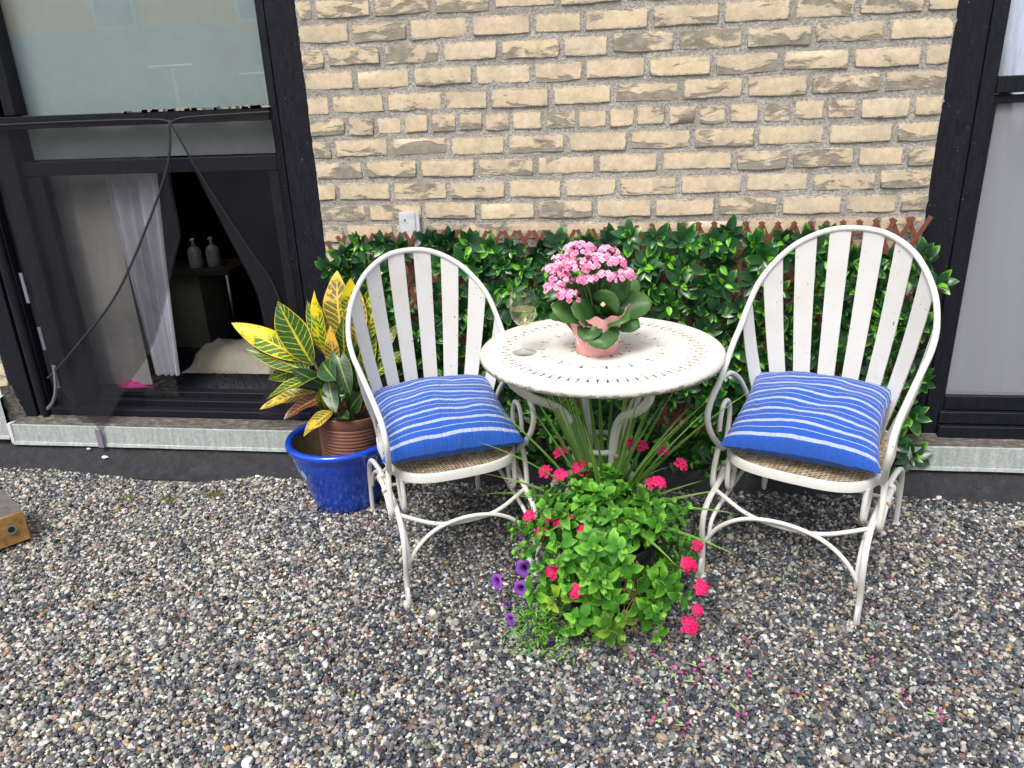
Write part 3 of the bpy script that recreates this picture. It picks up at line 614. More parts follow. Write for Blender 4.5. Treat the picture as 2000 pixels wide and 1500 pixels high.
wr = empty('screened_window', (0, 0, 0)); tag(wr, 'black framed window with grey insect screen at the right edge', 'window')
bars('w', [('jamb_flashing', (0.955, 0.002, 0.16), (1.052, 0.05, 2.3)), ('jamb', (1.058, 0.010, 0.17), (1.104, 0.09, 2.3)), ('jamb', (1.104, 0.022, 0.17), (1.120, 0.08, 1.30)),
           ('transom', (1.104, 0.006, 1.318), (2.4, 0.08, 1.366)), ('rail', (1.104, 0.020, 1.288), (2.4, 0.07, 1.312)), ('bottom_rail', (1.120, 0.020, 0.283), (2.4, 0.07, 0.335)),
           ('bottom_rail', (1.104, 0.004, 0.236), (2.4, 0.075, 0.280)), ('bottom_rail', (1.104, -0.012, 0.172), (2.4, 0.07, 0.232)), ('jamb', (2.3, 0.010, 0.17), (2.4, 0.09, 2.3))], wr)
p = MB(); p.box((1.12, 0.036, 0.335), (2.3, 0.038, 1.29)); p.build('screen', SCREEN, wr)
p = MB(); p.box((1.104, 0.05, 1.366), (2.3, 0.055, 2.3)); p.build('glass_pane', m_pane(0.05, (0.96, 0.98, 1.0)), wr)
p = MB(); p.box((1.12, 0.06, 0.30), (2.3, 0.064, 1.29)); p.build('glass_pane', m_pane(0.06, (0.9, 0.92, 0.95)), wr)
curtain('sheer_curtain', 1.06, 2.35, 0.25, 2.28, 0.125, (0.80, 0.83, 0.93), 'pale sheer curtain behind the screened window', 9, 0.045, slant=11.0)

# ------------------------------------------------------------------ artificial leaf hedge on trellis
hg = empty('leaf_trellis', (0, 0, 0)); tag(hg, 'artificial leaf hedge on expanding brown trellis in front of the brick wall', 'hedge')
HX0, HX1 = -1.045, 0.970
def htop(x): return 0.895 + 0.034 * (x - HX0) / (HX1 - HX0) + 0.006 * math.sin(x * 7)
SLW = 0.0135; slat_len = 1.04; lean = math.radians(27)
sm_ = {}
for fam in (-1, 1):
    x = HX0 - 0.5
    while x < HX1 + 0.5:
        # a lath from (x,0) leaning by fam
        z0, z1 = 0.015, None; xa = x; T = math.tan(lean) * fam
        lo = 0.015; hi_x = x + T * 0.93; hi = htop(min(max(hi_x, HX0), HX1)) + 0.030
        za, zb = lo, hi
        # clip to the sides
        for X in (HX0, HX1):
            zc = (X - x) / T
            if (x < HX0 and X == HX0 and T > 0) or (x > HX1 and X == HX1 and T < 0): za = max(za, zc)
            if (X == HX1 and T > 0 and x <= HX1) or (X == HX0 and T < 0 and x >= HX0): zb = min(zb, zc)
        if (x < HX0 and T < 0) or (x > HX1 and T > 0): x += 0.0505; continue
        if zb - za > 0.06:
            L_ = (zb - za) / math.cos(lean); key = round(L_, 2)
            if key not in sm_:
                b = MB(); b.box((-SLW / 2, -0.0022, -key / 2), (SLW / 2, 0.0022, key / 2)); sm_[key] = b.mesh('slat', SLAT, smooth=False)
            zc = (za + zb) / 2
            obj('slat', sm_[key], hg, (x + T * zc, -0.020 - 0.0048 * (fam > 0), zc), (0, lean * fam, 0))
        x += 0.0505
def sprig_mesh(seed):
    r = random.Random(seed); b = MB()
    n = r.choice((8, 9, 10)); a0 = r.uniform(0, 6.28)
    for i in range(n):
        a = a0 + i * 2 * PI / n + r.uniform(-.28, .28); d = Vector((math.cos(a), -r.uniform(0.15, 0.75), math.sin(a))); L_ = r.uniform(.042, .060)
        b.leaf((d.x * .004, -0.010 - r.uniform(0, .012), d.z * .004), d, (-.2 * math.cos(a), -1, .35 - .2 * math.sin(a)), L_, L_ * r.uniform(.46, .58), 5, 0.30, r.uniform(.2, .8), a=r.choice((0.0001, 0.0001, .10, .22)), twist=r.uniform(-.5, .5))
    for i in range(r.choice((4, 5, 6))):
        a = r.uniform(0, 6.28); d = Vector((math.cos(a), -r.uniform(0.7, 1.6), math.sin(a) + .15)); L_ = r.uniform(.024, .036)
        b.leaf((d.x * .003, -0.022 - r.uniform(0, .012), d.z * .003), d, (-.6 * math.cos(a), -.6, .6 - .5 * math.sin(a)), L_, L_ * r.uniform(.42, .55), 4, 0.45, r.uniform(.1, .6), a=r.choice((.2, .35, .45, .6, .7)), twist=r.uniform(-.4, .4))
    b.tube([(0, 0.002, 0), (0, -0.02, 0)], 0.0016, 5)
    return b.mesh('leaf_sprig', HEDGE, angle=180)
SPR = [sprig_mesh(50 + i) for i in range(14)]
cnt = 0; nxs, nzs = 26, 11
for j in range(nzs + 1):
    for i in range(nxs):
        if cnt >= 300: break
        x = HX0 - .01 + (i + 0.5 + (0.5 if j % 2 else 0) - .25) / nxs * (HX1 - HX0 + .05) + random.uniform(-.02, .02); z = 0.035 + j / nzs * (htop(x) - 0.055) + random.uniform(-.02, .02)
        if random.random() < 0.03: continue
        cnt += 1; s = random.uniform(1.0, 1.25)
        obj('leaf_sprig', SPR[random.randrange(14)], hg, (x, -0.024 - random.uniform(0, .018), z), (random.uniform(-.3, .2), random.uniform(0, 6.28), random.uniform(-.35, .35)), (s, s, s))

# ------------------------------------------------------------------ chairs
def chair(loc, rz, ztop, label, sx=1.0, sy=1.0):
    t = empty('garden_chair', (loc[0], loc[1], -0.011), rz); tag(t, label, 'chair', 'white metal garden chairs'); t.scale = (sx, sy, 1)
    dz = ztop - 0.985
    half = [(0, .25, .985), (.08, .243, .975), (.155, .208, .938), (.205, .170, .885), (.240, .130, .822), (.257, .090, .750), (.258, .035, .700), (.252, -.04, .668), (.243, -.12, .628), (.236, -.19, .592), (.233, -.255, .562), (.232, -.283, .52), (.228, -.268, .47), (.222, -.225, .42), (.214, -.185, .385)]
    half = [(x, y, z + dz * max(0, min(1, (z - .55) / .4))) for x, y, z in half]
    fullp = [(-x, y, z) for x, y, z in half[:0:-1]] + half
    hp = catmull(fullp, 6); b = MB(); b.tube(hp, 0.0088, 10); b.build('back_hoop', WHITE, t)
    # arclength lookup on the hoop for the slat tops
    top = catmull(half, 10); acc = [0]
    for i in range(1, len(top)): acc.append(acc[-1] + (top[i] - top[i - 1]).length)
    def hoop(s):
        sg = -1 if s < 0 else 1; s = abs(s)
        for i in range(1, len(acc)):
            if acc[i] >= s: f = (s - acc[i - 1]) / (acc[i] - acc[i - 1]); q = top[i - 1].lerp(top[i], f); return Vector((sg * q.x, q.y, q.z))
        return top[-1]
    SC = [-.430, -.272, -.148, -.047, .047, .148, .272, .430]; HW = [.042, .043, .034, .030, .030, .034, .043, .042]
    for i in range(8):
        tt = (i - 3.5) / 3.5; ang = tt * math.radians(61); b = MB(); vs_ = []; nseg = 7
        el = hoop(SC[i] - HW[i]); er = hoop(SC[i] + HW[i]); da = 0.0232 / 0.205
        bl = Vector((.207 * math.sin(ang - da), -.005 + .207 * math.cos(ang - da), .385)); br = Vector((.207 * math.sin(ang + da), -.005 + .207 * math.cos(ang + da), .385))
        nrm = Vector((-math.sin(ang), -math.cos(ang), .15)).normalized()
        for k_ in range(nseg + 1):
            f = k_ / nseg; bow = math.sin(f * PI) * 0.012
            l_ = bl.lerp(el, f) - nrm * bow; r_ = br.lerp(er, f) - nrm * bow
            vs_ += [l_ + nrm * .0016, r_ + nrm * .0016, r_ - nrm * .0016, l_ - nrm * .0016]
        ff, fe = [], []
        for k_ in range(nseg):
            a = k_ * 4; ff += [(a, a + 1, a + 5, a + 4), (a + 2, a + 3, a + 7, a + 6)]; fe += [(a + 1, a + 2, a + 6, a + 5), (a + 3, a, a + 4, a + 7)]
        b.add(vs_, ff, 0); o0 = len(b.v); b.f += fe; b.m += [1] * len(fe); b.build('back_slat', [WHITE, RUST], t, angle=30)
    # seat: rim band, mesh
    def outline(s, n=56):
        pts = []
        for i in range(n):
            a = 2 * PI * i / n; ca, sa = math.cos(a), math.sin(a); e = 0.52 if sa < 0 else 0.9
            x = .215 * math.copysign(abs(ca) ** e, ca); y = (.272 if sa < 0 else .215) * math.copysign(abs(sa) ** (0.50 if sa < 0 else 0.95), sa)
            if sa < 0: y -= 0.012 * math.cos(min(1, abs(x) / .215) * PI / 2)
            pts.append((x * s, y * s))
        return pts
    b = MB(); o1, o2 = outline(1.0), outline(0.968); n = len(o1); vs_ = []
    for (x, y), (x2, y2) in zip(o1, o2): vs_ += [(x, y, .374), (x, y, .396), (x * .992, y * .992, .400), (x2, y2, .400), (x2, y2, .374)]
    fs_ = []
    for i in range(n):
        j = (i + 1) % n
        for q in range(5): fs_.append((i * 5 + q, j * 5 + q, j * 5 + (q + 1) % 5, i * 5 + (q + 1) % 5))
    b.add(vs_, fs_); b.build('seat_rim', WHITE, t, angle=35)
    b = MB(); o3 = outline(0.97, 120)
    def inside_span(dx, dy, c):
        # chord of the outline along direction (dx,dy) at offset c on the normal
        hits = []
        for i in range(len(o3)):
            p, q = o3[i], o3[(i + 1) % len(o3)]; a0 = -dy * p[0] + dx * p[1] - c; a1 = -dy * q[0] + dx * q[1] - c
            if a0 * a1 < 0: f = a0 / (a0 - a1); hits.append((p[0] + f * (q[0] - p[0]), p[1] + f * (q[1] - p[1])))
        return hits[:2] if len(hits) >= 2 else None
    for sgn, zz in ((1, .3915), (-1, .3895)):
        an = math.radians(24 * sgn); dx, dy = math.cos(an), math.sin(an); c = -.35
        while c < .35:
            hts = inside_span(dx, dy, c)
            if hts:
                (xa, ya), (xb, yb) = hts; nx_, ny_ = -dy * .0011, dx * .0011
                b.add([(xa - nx_, ya - ny_, zz), (xb - nx_, yb - ny_, zz), (xb + nx_, yb + ny_, zz), (xa + nx_, ya + ny_, zz), (xa - nx_, ya - ny_, zz - .0016), (xb - nx_, yb - ny_, zz - .0016), (xb + nx_, yb + ny_, zz - .0016), (xa + nx_, ya + ny_, zz - .0016)], [(0, 1, 2, 3), (4, 7, 6, 5), (0, 4, 5, 1), (3, 2, 6, 7)])
            c += 0.0098
    b.build('seat_mesh', RUST, t, smooth=False)
    b = MB(); b.tube([(-.2, .02, .378), (.2, .02, .378)], .006, 8); b.build('seat_crossbar', WHITE, t)
    for s in (-1, 1):
        b = MB(); b.tube(catmull([(.216 * s, -.30, .0), (.216 * s, -.302, .10), (.216 * s, -.318, .18), (.214 * s, -.305, .245), (.211 * s, -.235, .282), (.211 * s, -.11, .298), (.213 * s, .03, .296), (.215 * s, .16, .272), (.216 * s, .245, .225), (.216 * s, .285, .14), (.216 * s, .300, .02)], 6), .0085, 9); b.build('leg_frame', WHITE, t)
        b = MB(); b.tube(catmull([(.202 * s, -.296, .13), (.200 * s, -.285, .20), (.196 * s, -.20, .232), (.196 * s, 0, .252), (.199 * s, .16, .228), (.205 * s, .245, .185), (.208 * s, .287, .12)], 6), .0062, 8); b.build('leg_brace', WHITE, t)
        b = MB(); b.tube(catmull([(.222 * s, -.200, .40), (.226 * s, -.215, .34), (.226 * s, -.222, .285), (.226 * s, -.205, .262), (.225 * s, -.175, .272), (.2245 * s, -.12, .298), (.2245 * s, -.03, .306)], 6), .0085, 9); b.build('spring_arm', WHITE, t)
        b = MB(); b.tube(catmull([(.185 * s, -.215, .376), (.184 * s, -.22, .32), (.184 * s, -.215, .285), (.184 * s, -.195, .268), (.184 * s, -.170, .285), (.184 * s, -.155, .33), (.184 * s, -.148, .376)], 6), .0075, 8); b.build('spring_loop', WHITE, t)
        for yy, zz in ((-.125, .299), (-.045, .304)):
            b = MB(); b.tube([(.219 * s, yy - .009, zz - .0015), (.219 * s, yy + .009, zz + .0015)], .0165, 12); o_ = b.build('clamp', WHITE, t)
            b = MB(); b.tube([(.219 * s, yy - .0105, zz - .0016), (.219 * s, yy - .009, zz - .0014)], .0160, 12); b.build('clamp_rust', RUST, o_)
        b = MB(); b.tube(catmull([(.238 * s, -.175, .592), (.236 * s, -.10, .590), (.226 * s, -.03, .545), (.212 * s, .02, .47), (.200 * s, .05, .39)], 6), .0072, 8); b.build('arm_brace', WHITE, t)
        b = MB(); b.tube(catmull([(.214 * s, -.165, .395), (.219 * s, -.135, .435), (.222 * s, -.125, .485), (.223 * s, -.145, .520), (.223 * s, -.18, .520), (.223 * s, -.198, .485), (.223 * s, -.20, .445)], 6), .0072, 8); b.build('arm_scroll', WHITE, t)
        for yy in (-.30, .300):
            b = MB(); sg = -1 if yy < 0 else 1
            b.lathe([(0, .0), (.019, .0), (.021, .004), (.019, .009), (.014, .010), (.017, .013), (.015, .019), (0, .021)], 18, (.216 * s, yy, -.002)); f_ = b.build('foot_pad', WHITE, t)
            b = MB(); b.tube(catmull([(.216 * s, yy, .075), (.216 * s, yy + sg * .012, .066), (.216 * s, yy + sg * .017, .045), (.216 * s, yy + sg * .013, .025), (.216 * s, yy + sg * .002, .016)], 5), .0062, 8); b.build('foot_scroll', WHITE, f_)
    b = MB(); b.tube(catmull([(-.212, -.245, .280), (-.12, -.272, .248), (-.05, -.280, .236), (.05, -.280, .236), (.12, -.272, .248), (.212, -.245, .280)], 6), .0062, 8); b.build('front_stretcher', WHITE, t)
    b = MB(); b.tube(catmull([(-.214, -.302, .130), (-.17, -.300, .195), (-.10, -.294, .238), (0, -.292, .253), (.10, -.294, .238), (.17, -.300, .195), (.214, -.302, .130)], 6), .0062, 8); b.build('front_arch', WHITE, t)
    b = MB(); b.tube([(-.196, 0, .252), (.196, 0, .252)], .0055, 8); b.build('cross_stretcher', WHITE, t)
    b = MB(); b.tube(catmull([(-.214, .285, .135), (-.10, .275, .21), (0, .272, .225), (.10, .275, .21), (.214, .285, .135)], 6), .0062, 8); b.build('rear_arch', WHITE, t)
    return t
CL = chair((-0.556, -0.507), math.radians(28), 0.932, 'white slatted garden chair left of the round table', 0.91, 0.96)
CR = chair((0.575, -0.464), math.radians(-26.5), 0.972, 'white slatted garden chair right of the round table')

def cushion(parent_loc, rz, off, yaw, tilt, label, seed, sx=.205, sy=.225):
    n = 44; b = MB(); h = .080
    def top(sign):
        vs_ = []; uv = []
        for j in range(n + 1):
            for i in range(n + 1):
                u, v = i / n * 2 - 1, j / n * 2 - 1
                x = sx * u * (1 - .085 * (1 - v * v) * abs(u) ** 3); y = sy * v * (1 - .085 * (1 - u * u) * abs(v) ** 3)
                th = ((1 - u ** 2) * (1 - v ** 2)) ** .37
                rim = 1 - max(abs(u), abs(v)) ; wr = noise.noise(Vector((u * 2.2 + seed, v * 2.2, seed))) * .012 * th + noise.noise(Vector((u * 13 + seed, v * 4, seed))) * .0013 * min(1, th * 2) + noise.noise(Vector((u * 5, v * 9 + seed, 2))) * .0013 * min(1, th * 2)
                z = sign * h * th * (1.0 if sign > 0 else .62) + (wr if sign > 0 else wr * .3)
                if rim < 1e-6: z = 0.004 * noise.noise(Vector((u * 9, v * 9, seed)))
                vs_.append((x, y, z)); uv.append((u * .5 + .5, v * .5 + .5))
        fs_ = []
        for j in range(n):
            for i in range(n):
                a = j * (n + 1) + i; q = (a, a + 1, a + n + 2, a + n + 1); fs_.append(q if sign > 0 else q[::-1])
        b.add(vs_, fs_, 0, uv)
    top(1); top(-1)
    o = b.build('seat_cushion', STRIPE, angle=180)
    M = Matrix.Translation((parent_loc[0], parent_loc[1], 0)) @ Matrix.Rotation(rz, 4, 'Z') @ Matrix.Translation(off) @ Matrix.Rotation(yaw, 4, 'Z') @ Matrix.Rotation(tilt, 4, 'X')
    o.matrix_world = M; tag(o, label, 'cushion', 'striped seat cushions'); return o
cushion((-0.562, -0.507), math.radians(27.5), (.005, -.035, .456), math.radians(-4), math.radians(5), 'blue and white striped cushion on the left chair', 1.3)
cushion((0.575, -0.464), math.radians(-26.5), (-.012, -.045, .461), math.radians(6), math.radians(8), 'blue and white striped cushion on the right chair', 5.1)

# ------------------------------------------------------------------ table
TX, TY, TZ, TR = -0.056, -0.568, 0.692, 0.341
tb = empty('round_table', (TX, TY, 0.004)); tag(tb, 'round white metal table with punched keyhole pattern between the two chairs', 'table')
def tabletop():
    import bmesh
    bm = bmesh.new(); R0 = TR - 0.012
    def loop(pts):
        vv = [bm.verts.new((x, y, 0)) for x, y in pts]
        return [bm.edges.new((vv[i], vv[(i + 1) % len(vv)])) for i in range(len(vv))]
    ed = loop([(R0 * math.cos(2 * PI * i / 96), R0 * math.sin(2 * PI * i / 96)) for i in range(96)])
    def keyhole(r, a, flip):
        c, s = math.cos(a), math.sin(a); pr = [(-.011, -.0024), (.001, -.0019), (.007, -.0046), (.011, -.0050), (.011, .0050), (.007, .0046), (.001, .0019), (-.011, .0024)]
        return [((r + (-p if flip else p)) * c - q * s, (r + (-p if flip else p)) * s + q * c) for p, q in (pr if not flip else pr[::-1])]
    def dot(r, a, q=.0022):
        q *= 1.3
        return [(r * math.cos(a) + q * math.cos(t_), r * math.sin(a) + q * math.sin(t_)) for t_ in [k * PI / 3 for k in range(6)]]
    n = 34
    for i in range(n):
        a = 2 * PI * i / n; d = 2 * PI / n
        ed += loop(keyhole(.268, a, False)); ed += loop(keyhole(.268, a + d * .5, True)); ed += loop(dot(.268, a + d * .25)); ed += loop(dot(.288, a + d * .5, .0024)); ed += loop(dot(.248, a, .0024))
    for i in range(16):
        a = 2 * PI * (i + .3) / 16; ed += loop(keyhole(.168, a, i % 2 == 0)); ed += loop(dot(.168, a + PI / 16, .0026))
    for i in range(16):
        a = 2 * PI * i / 16; ed += loop(keyhole(.078, a, i % 2 == 0)); ed += loop(dot(.078, a + PI / 16, .0022))
    bmesh.ops.triangle_fill(bm, use_beauty=True, use_dissolve=False, edges=ed)
    for f in bm.faces:
        if f.normal.z < 0: f.normal_flip()
    g = bmesh.ops.extrude_face_region(bm, geom=bm.faces[:]); down = [e for e in g['geom'] if isinstance(e, bmesh.types.BMVert)]
    for v in down: v.co.z -= 0.0025
    bmesh.ops.recalc_face_normals(bm, faces=bm.faces[:])
    me = bpy.data.meshes.new('table_top'); bm.normal_update()
    me.materials.append(WHITE); me.materials.append(RUST)
    for f in bm.faces:
        f.material_index = 1 if abs(f.normal.z) < 0.3 else 0
    bm.to_mesh(me); bm.free(); o = obj('table_top', me, tb, (0, 0, TZ - .004))
tabletop()
b = MB(); b.lathe([(TR - .0135, 0), (TR - .006, .0005), (TR - .001, -.004), (TR, -.011), (TR - .002, -.019), (TR - .008, -.022), (TR - .013, -.018), (TR - .0135, -.0035)], 96, (0, 0, TZ - .004))
rt = MT('worn_rim_paint'); rn = rt.noise(rt.co(), 45, 6, 0.7); sx_ = rt.n('ShaderNodeSeparateXYZ'); rt.l(rt.co(), sx_.inputs[0])
rk = rt.math('ADD', rn, rt.math('MULTIPLY_ADD', sx_.outputs[2], -26.0, 17.62))
rt.set(rt.mix(rt.ramp(rk, [(0.45, (0, 0, 0)), (0.6, (1, 1, 1))]), (0.70, 0.685, 0.63), (0.22, 0.185, 0.15)), 0.55); b.build('rolled_rim', rt.m, tb)
for i in range(4):
    a = math.radians(-62 + 90 * i) if i else math.radians(-62); c, s = math.cos(a), math.sin(a)
    P_ = [(.275, .684), (.272, .63), (.215, .575), (.125, .52), (.085, .44), (.080, .34), (.105, .25), (.165, .15), (.225, .06), (.255, .0)]
    b = MB(); b.tube(catmull([(r * c, r * s, z) for r, z in P_], 5), .0125, 10); b.build('leg', WHITE, tb)
for r_, z_, nm in ((.072, .395, 'stretcher_ring'), (.150, .235, 'stretcher_ring')):
    b = MB(); b.tube([(r_ * math.cos(2 * PI * i / 28), r_ * math.sin(2 * PI * i / 28), z_) for i in range(28)], .008, 8, True); b.build(nm, WHITE, tb)
for i in range(4):
    a = math.radians(-62 + 90 * i); b = MB(); b.tube([(.066 * math.cos(a), .066 * math.sin(a), .395), (.104 * math.cos(a), .104 * math.sin(a), .395)], .0065, 6); b.build('bolt', RUST, tb)

# ------------------------------------------------------------------ wine glass
wg = empty('wine_glass', (-0.266, -0.622, 0.6925)); wg.scale = (1.03, 1.03, 1.05); tag(wg, 'stemmed glass of white wine standing on the table', 'glass')
b = MB(); b.lathe([(0, .0005), (.031, .0005), (.0325, .0018), (.030, .003), (.012, .006), (.0045, .012), (.0033, .03), (.0033, .062), (.006, .072), (.018, .080), (.030, .095), (.0355, .115), (.0358, .130), (.034, .150), (.0315, .170), (.0309, .170), (.0333, .150), (.0350, .130), (.0347, .115), (.0292, .0957), (.0172, .081), (.004, .0745), (0, .0740)], 48); b.build('bowl_and_stem', m_thinglass(), wg, angle=80)
b = MB(); b.lathe([(0, .0752), (.004, .0757), (.0168, .0818), (.0288, .0962), (.0342, .1152), (.0346, .1205), (0, .1205)], 48); b.build('wine', m_wine(), wg, angle=50)

# ------------------------------------------------------------------ kalanchoe in pink wrap
kp = empty('potted_kalanchoe', (-0.066, -0.598, 0.6925)); tag(kp, 'pink flowering kalanchoe in a pink paper wrapped pot on the table', 'potted plant')
def wv(i, a): 
    if i >= 3: return (.004 * math.sin(9 * a + 1) + .010 * math.sin(2 * a + 2.2), .018 * math.sin(2 * a + 2.4) + .012 * math.sin(3 * a + .7) + .004 * math.sin(11 * a))
    return (.0012 * math.sin(13 * a), 0) if i else (0, 0)
b = MB(); b.lathe([(.0545, 0), (.057, .004), (.063, .048), (.071, .094), (.077, .116), (.0755, .116), (.069, .094), (.061, .048)], 64, wob=lambda i, a: wv(min(i, 7 - i) if i > 3 else i, a) if i < 5 else wv(4, a) if i == 5 else wv(3, a) if i == 6 else (0, 0)); b.build('wrapper', WRAP, kp, angle=50)
b = MB(); b.lathe([(.060, .03), (.0675, .092), (.0735, .113)], 64, wob=lambda i, a: wv(3, a) if i else (0, 0)); b.build('lining', LINING, kp)
b = MB(); b.add([(-.125, -.012, .135), (-.062, -.025, .06), (-.066, .02, .075), (-.118, .0, .140)], [(0, 1, 2, 3)]); o = b.build('wrapper_flap', WRAP, kp); sf = o.modifiers.new('t', 'SOLIDIFY'); sf.thickness = .0012
b = MB(); b.lathe([(0, .078), (.064, .074)], 24); b.build('soil', SOIL, kp)
KL = [  # base offset, tip offset, width, facing
 ((-.02, -.02, .10), (-.105, -.050, .145), .060, (-.2, -.7, .7)), ((.0, -.02, .10), (-.045, -.085, .150), .062, (0, -.8, .6)), ((.01, -.02, .12), (.035, -.07, .170), .066, (0, -.95, .35)),
 ((.0, -.03, .10), (.025, -.102, .055), .078, (0, -.6, .8)), ((.0, -.03, .10), (-.03, -.09, .07), .055, (-.1, -.6, .8)), ((.02, -.02, .10), (.075, -.070, .120), .055, (.1, -.6, .8)), ((.02, .0, .11), (.132, -.020, .150), .068, (.1, -.75, .6)), ((.02, -.01, .10), (.105, -.050, .095), .052, (.3, -.7, .5)),
 ((.02, .01, .12), (.060, -.02, .215), .060, (.2, -.95, .2)), ((.0, .01, .13), (.005, -.01, .225), .058, (0, -.95, .2)), ((-.02, .01, .12), (-.085, .0, .190), .055, (-.2, -.9, .3)), ((-.02, .0, .10), (-.122, -.005, .115), .050, (-.3, -.5, .8)),
 ((.0, .03, .12), (.02, .085, .19), .06, (0, -.6, .7)), ((.02, .03, .12), (.105, .06, .185), .06, (.2, -.7, .6)), ((-.02, .03, .12), (-.09, .07, .17), .055, (-.2, -.7, .6)), ((-.01, -.03, .10), (-.035, -.070, .075), .048, (-.2, -.5, .8)), ((.0, -.02, .11), (.085, -.01, .20), .05, (.4, -.8, .2))]
for i, (a, c, W_, n_) in enumerate(KL):
    a, c = Vector(a), Vector(c); b = MB(); L_ = (c - a).length
    b.leaf(a, c - a, n_, L_ * 1.10, W_ * 1.22, 11, 0.10, 0.35, shape=1.05, serr=.03, pw=.5, wave=.10, a=random.choice((.0001, .1, .2))); o = b.build('leaf', KAL, kp, angle=180); sf = o.modifiers.new('t', 'SOLIDIFY'); sf.thickness = .0015
def floret(seed, big=1.0):
    r = random.Random(seed); b = MB()
    for i in range(4):
        a = i * PI / 2 + r.uniform(-.15, .15); b.leaf((0, 0, .0), (math.cos(a), math.sin(a), .12), (0, 0, 1), 0.0074 * big, .0078 * big, 4, .25, .5, shape=1.1, pw=.6, a=r.choice((.0001, .15, -.2)))
    b.tube([(0, 0, -.009), (0, 0, 0)], .0009, 5, mi=1); return b
FL = [floret(i).mesh('floret', [PINK if i % 2 else PINKL, STEM], angle=180) for i in range(6)]
UMB = [(-.105, -.03, .215, .040), (-.055, -.04, .250, .046), (-.095, .0, .255, .042), (-.035, -.01, .285, .046), (.015, -.03, .262, .044), (.045, 0, .275, .040), (.075, -.02, .255, .034), (.105, -.03, .225, .030), (.035, -.055, .225, .032), (-.02, -.055, .215, .030), (-.125, -.045, .190, .036), (-.080, -.055, .175, .034), (-.065, .02, .285, .035), (-.135, -.015, .235, .030)]
for ux, uy, uz, ur in UMB:
    ux = ux * .80 - .010; b = MB(); b.tube(catmull([(ux * .25, uy * .3 + .005, .10), (ux * .6, uy * .7, .10 + (uz - .1) * .55), (ux, uy, uz - ur * .5)], 5), .0017, 6); b.build('flower_stalk', STEM, kp)
    for q in range(int(20 + ur * 560)):
        a = random.uniform(0, 6.28); e = math.sqrt(random.random()); d = Vector((math.cos(a) * e, math.sin(a) * e, 0)); d.z = math.sqrt(max(0, 1 - e * e)) * .75 + .1; d.y -= .15
        o = obj('floret', random.choice(FL), kp, Vector((ux, uy, uz - ur * .5)) + d * ur * random.uniform(.70, 1.12)); o.rotation_euler = (d + Vector((0, -.35, .1))).to_track_quat('Z', 'Y').to_euler(); s = random.uniform(.85, 1.2); o.scale = (s, s, s)
b = floret(3, 0.9); b.build('faded_floret', plain('faded_petal', (0.62, 0.50, 0.30), 0.7), kp, loc=(.018, -.085, .155)).rotation_euler = (1.2, 0, 0)

# ------------------------------------------------------------------ croton in two pots
bp = empty('blue_glazed_pot', (-0.985, -0.262, 0.0)); tag(bp, 'large cobalt blue glazed pot beside the left chair', 'pot')
b = MB(); b.lathe([(0, .0), (.112, .0), (.119, .006), (.128, .05), (.146, .11), (.165, .165), (.177, .205), (.180, .222), (.183, .232), (.192, .240), (.194, .250), (.190, .259), (.180, .262), (.171, .258), (.168, .248), (.170, .236)], 64); b.build('glazed_body', GLAZE, bp, angle=60)
b = MB(); b.lathe([(.170, .236), (.166, .20), (.150, .14), (.130, .07), (0, .03)], 48); b.build('bare_inside', TERRA, bp)
st = MB(); vs_ = []; uv = []
for i in range(9):
    for j in range(7):
        u, v = i / 8 - .5, j / 6 - .5; a = math.radians(236) + u * .17; z = .165 + v * .042; r_ = .1650 + (z - .165) * .30 + .0012; vs_.append((r_ * math.cos(a), r_ * math.sin(a), z)); uv.append((u + .5, v + .5))
st.add(vs_, [(i * 7 + j, (i + 1) * 7 + j, (i + 1) * 7 + j + 1, i * 7 + j + 1) for i in range(8) for j in range(6) if ((i + .5) / 8 - .5) ** 2 + ((j + .5) / 6 - .5) ** 2 < .25], 0, uv)
tt_ = MT('pot_sticker'); nz = tt_.noise(tt_.co('UV', (9, 26, 1)), 1.5, 3); tt_.set(tt_.ramp(nz, [(0.42, (0.10, 0.32, 0.60)), (0.52, (0.55, 0.75, 0.85))]), 0.4); st.build('sticker', tt_.m, bp)
cp = empty('potted_croton', (-0.952, -0.280, 0.115)); tag(cp, 'yellow and green croton in a ribbed brown pot set inside the blue pot', 'potted plant')
cp.rotation_euler = (math.radians(-3), math.radians(3), 0)
prof = [(0, 0), (.088, 0), (.092, .004)]
for i in range(15): z = .012 + i * .0128; r_ = .092 + z * .075; prof += [(r_ + .0012, z), (r_ + .0024, z + .003), (r_ + .0024, z + .0075), (r_ + .0012, z + .0102), (r_, z + .0115)]
prof += [(.108, .206), (.110, .208), (.110, .240), (.1075, .242), (.106, .238), (.104, .215)]
b = MB(); b.lathe(prof, 56); b.build('ribbed_pot', BROWNPOT, cp, angle=50)
b = MB(); b.lathe([(0, .216), (.105, .212)], 24); b.build('soil', SOIL, cp)
CG = m_croton('croton_green', (0.030, 0.115, 0.018), (0.62, 0.52, 0.03), (0.66, 0.52, 0.03), .17)
CY = m_croton('croton_yellow', (0.075, 0.20, 0.02), (0.80, 0.63, 0.02), (0.78, 0.58, 0.03), .34, .38)
CO = m_croton('croton_orange', (0.15, 0.16, 0.03), (0.80, 0.50, 0.07), (0.74, 0.36, 0.08), .30, .3)
CD = m_croton('croton_dark', (0.014, 0.055, 0.016), (0.20, 0.30, 0.05), (0.10, 0.20, 0.04), .07)
CM = m_croton('croton_red', (0.06, 0.035, 0.02), (0.52, 0.17, 0.08), (0.45, 0.15, 0.08), .14)
def W3(x, y, z): return Vector((x, y, z))
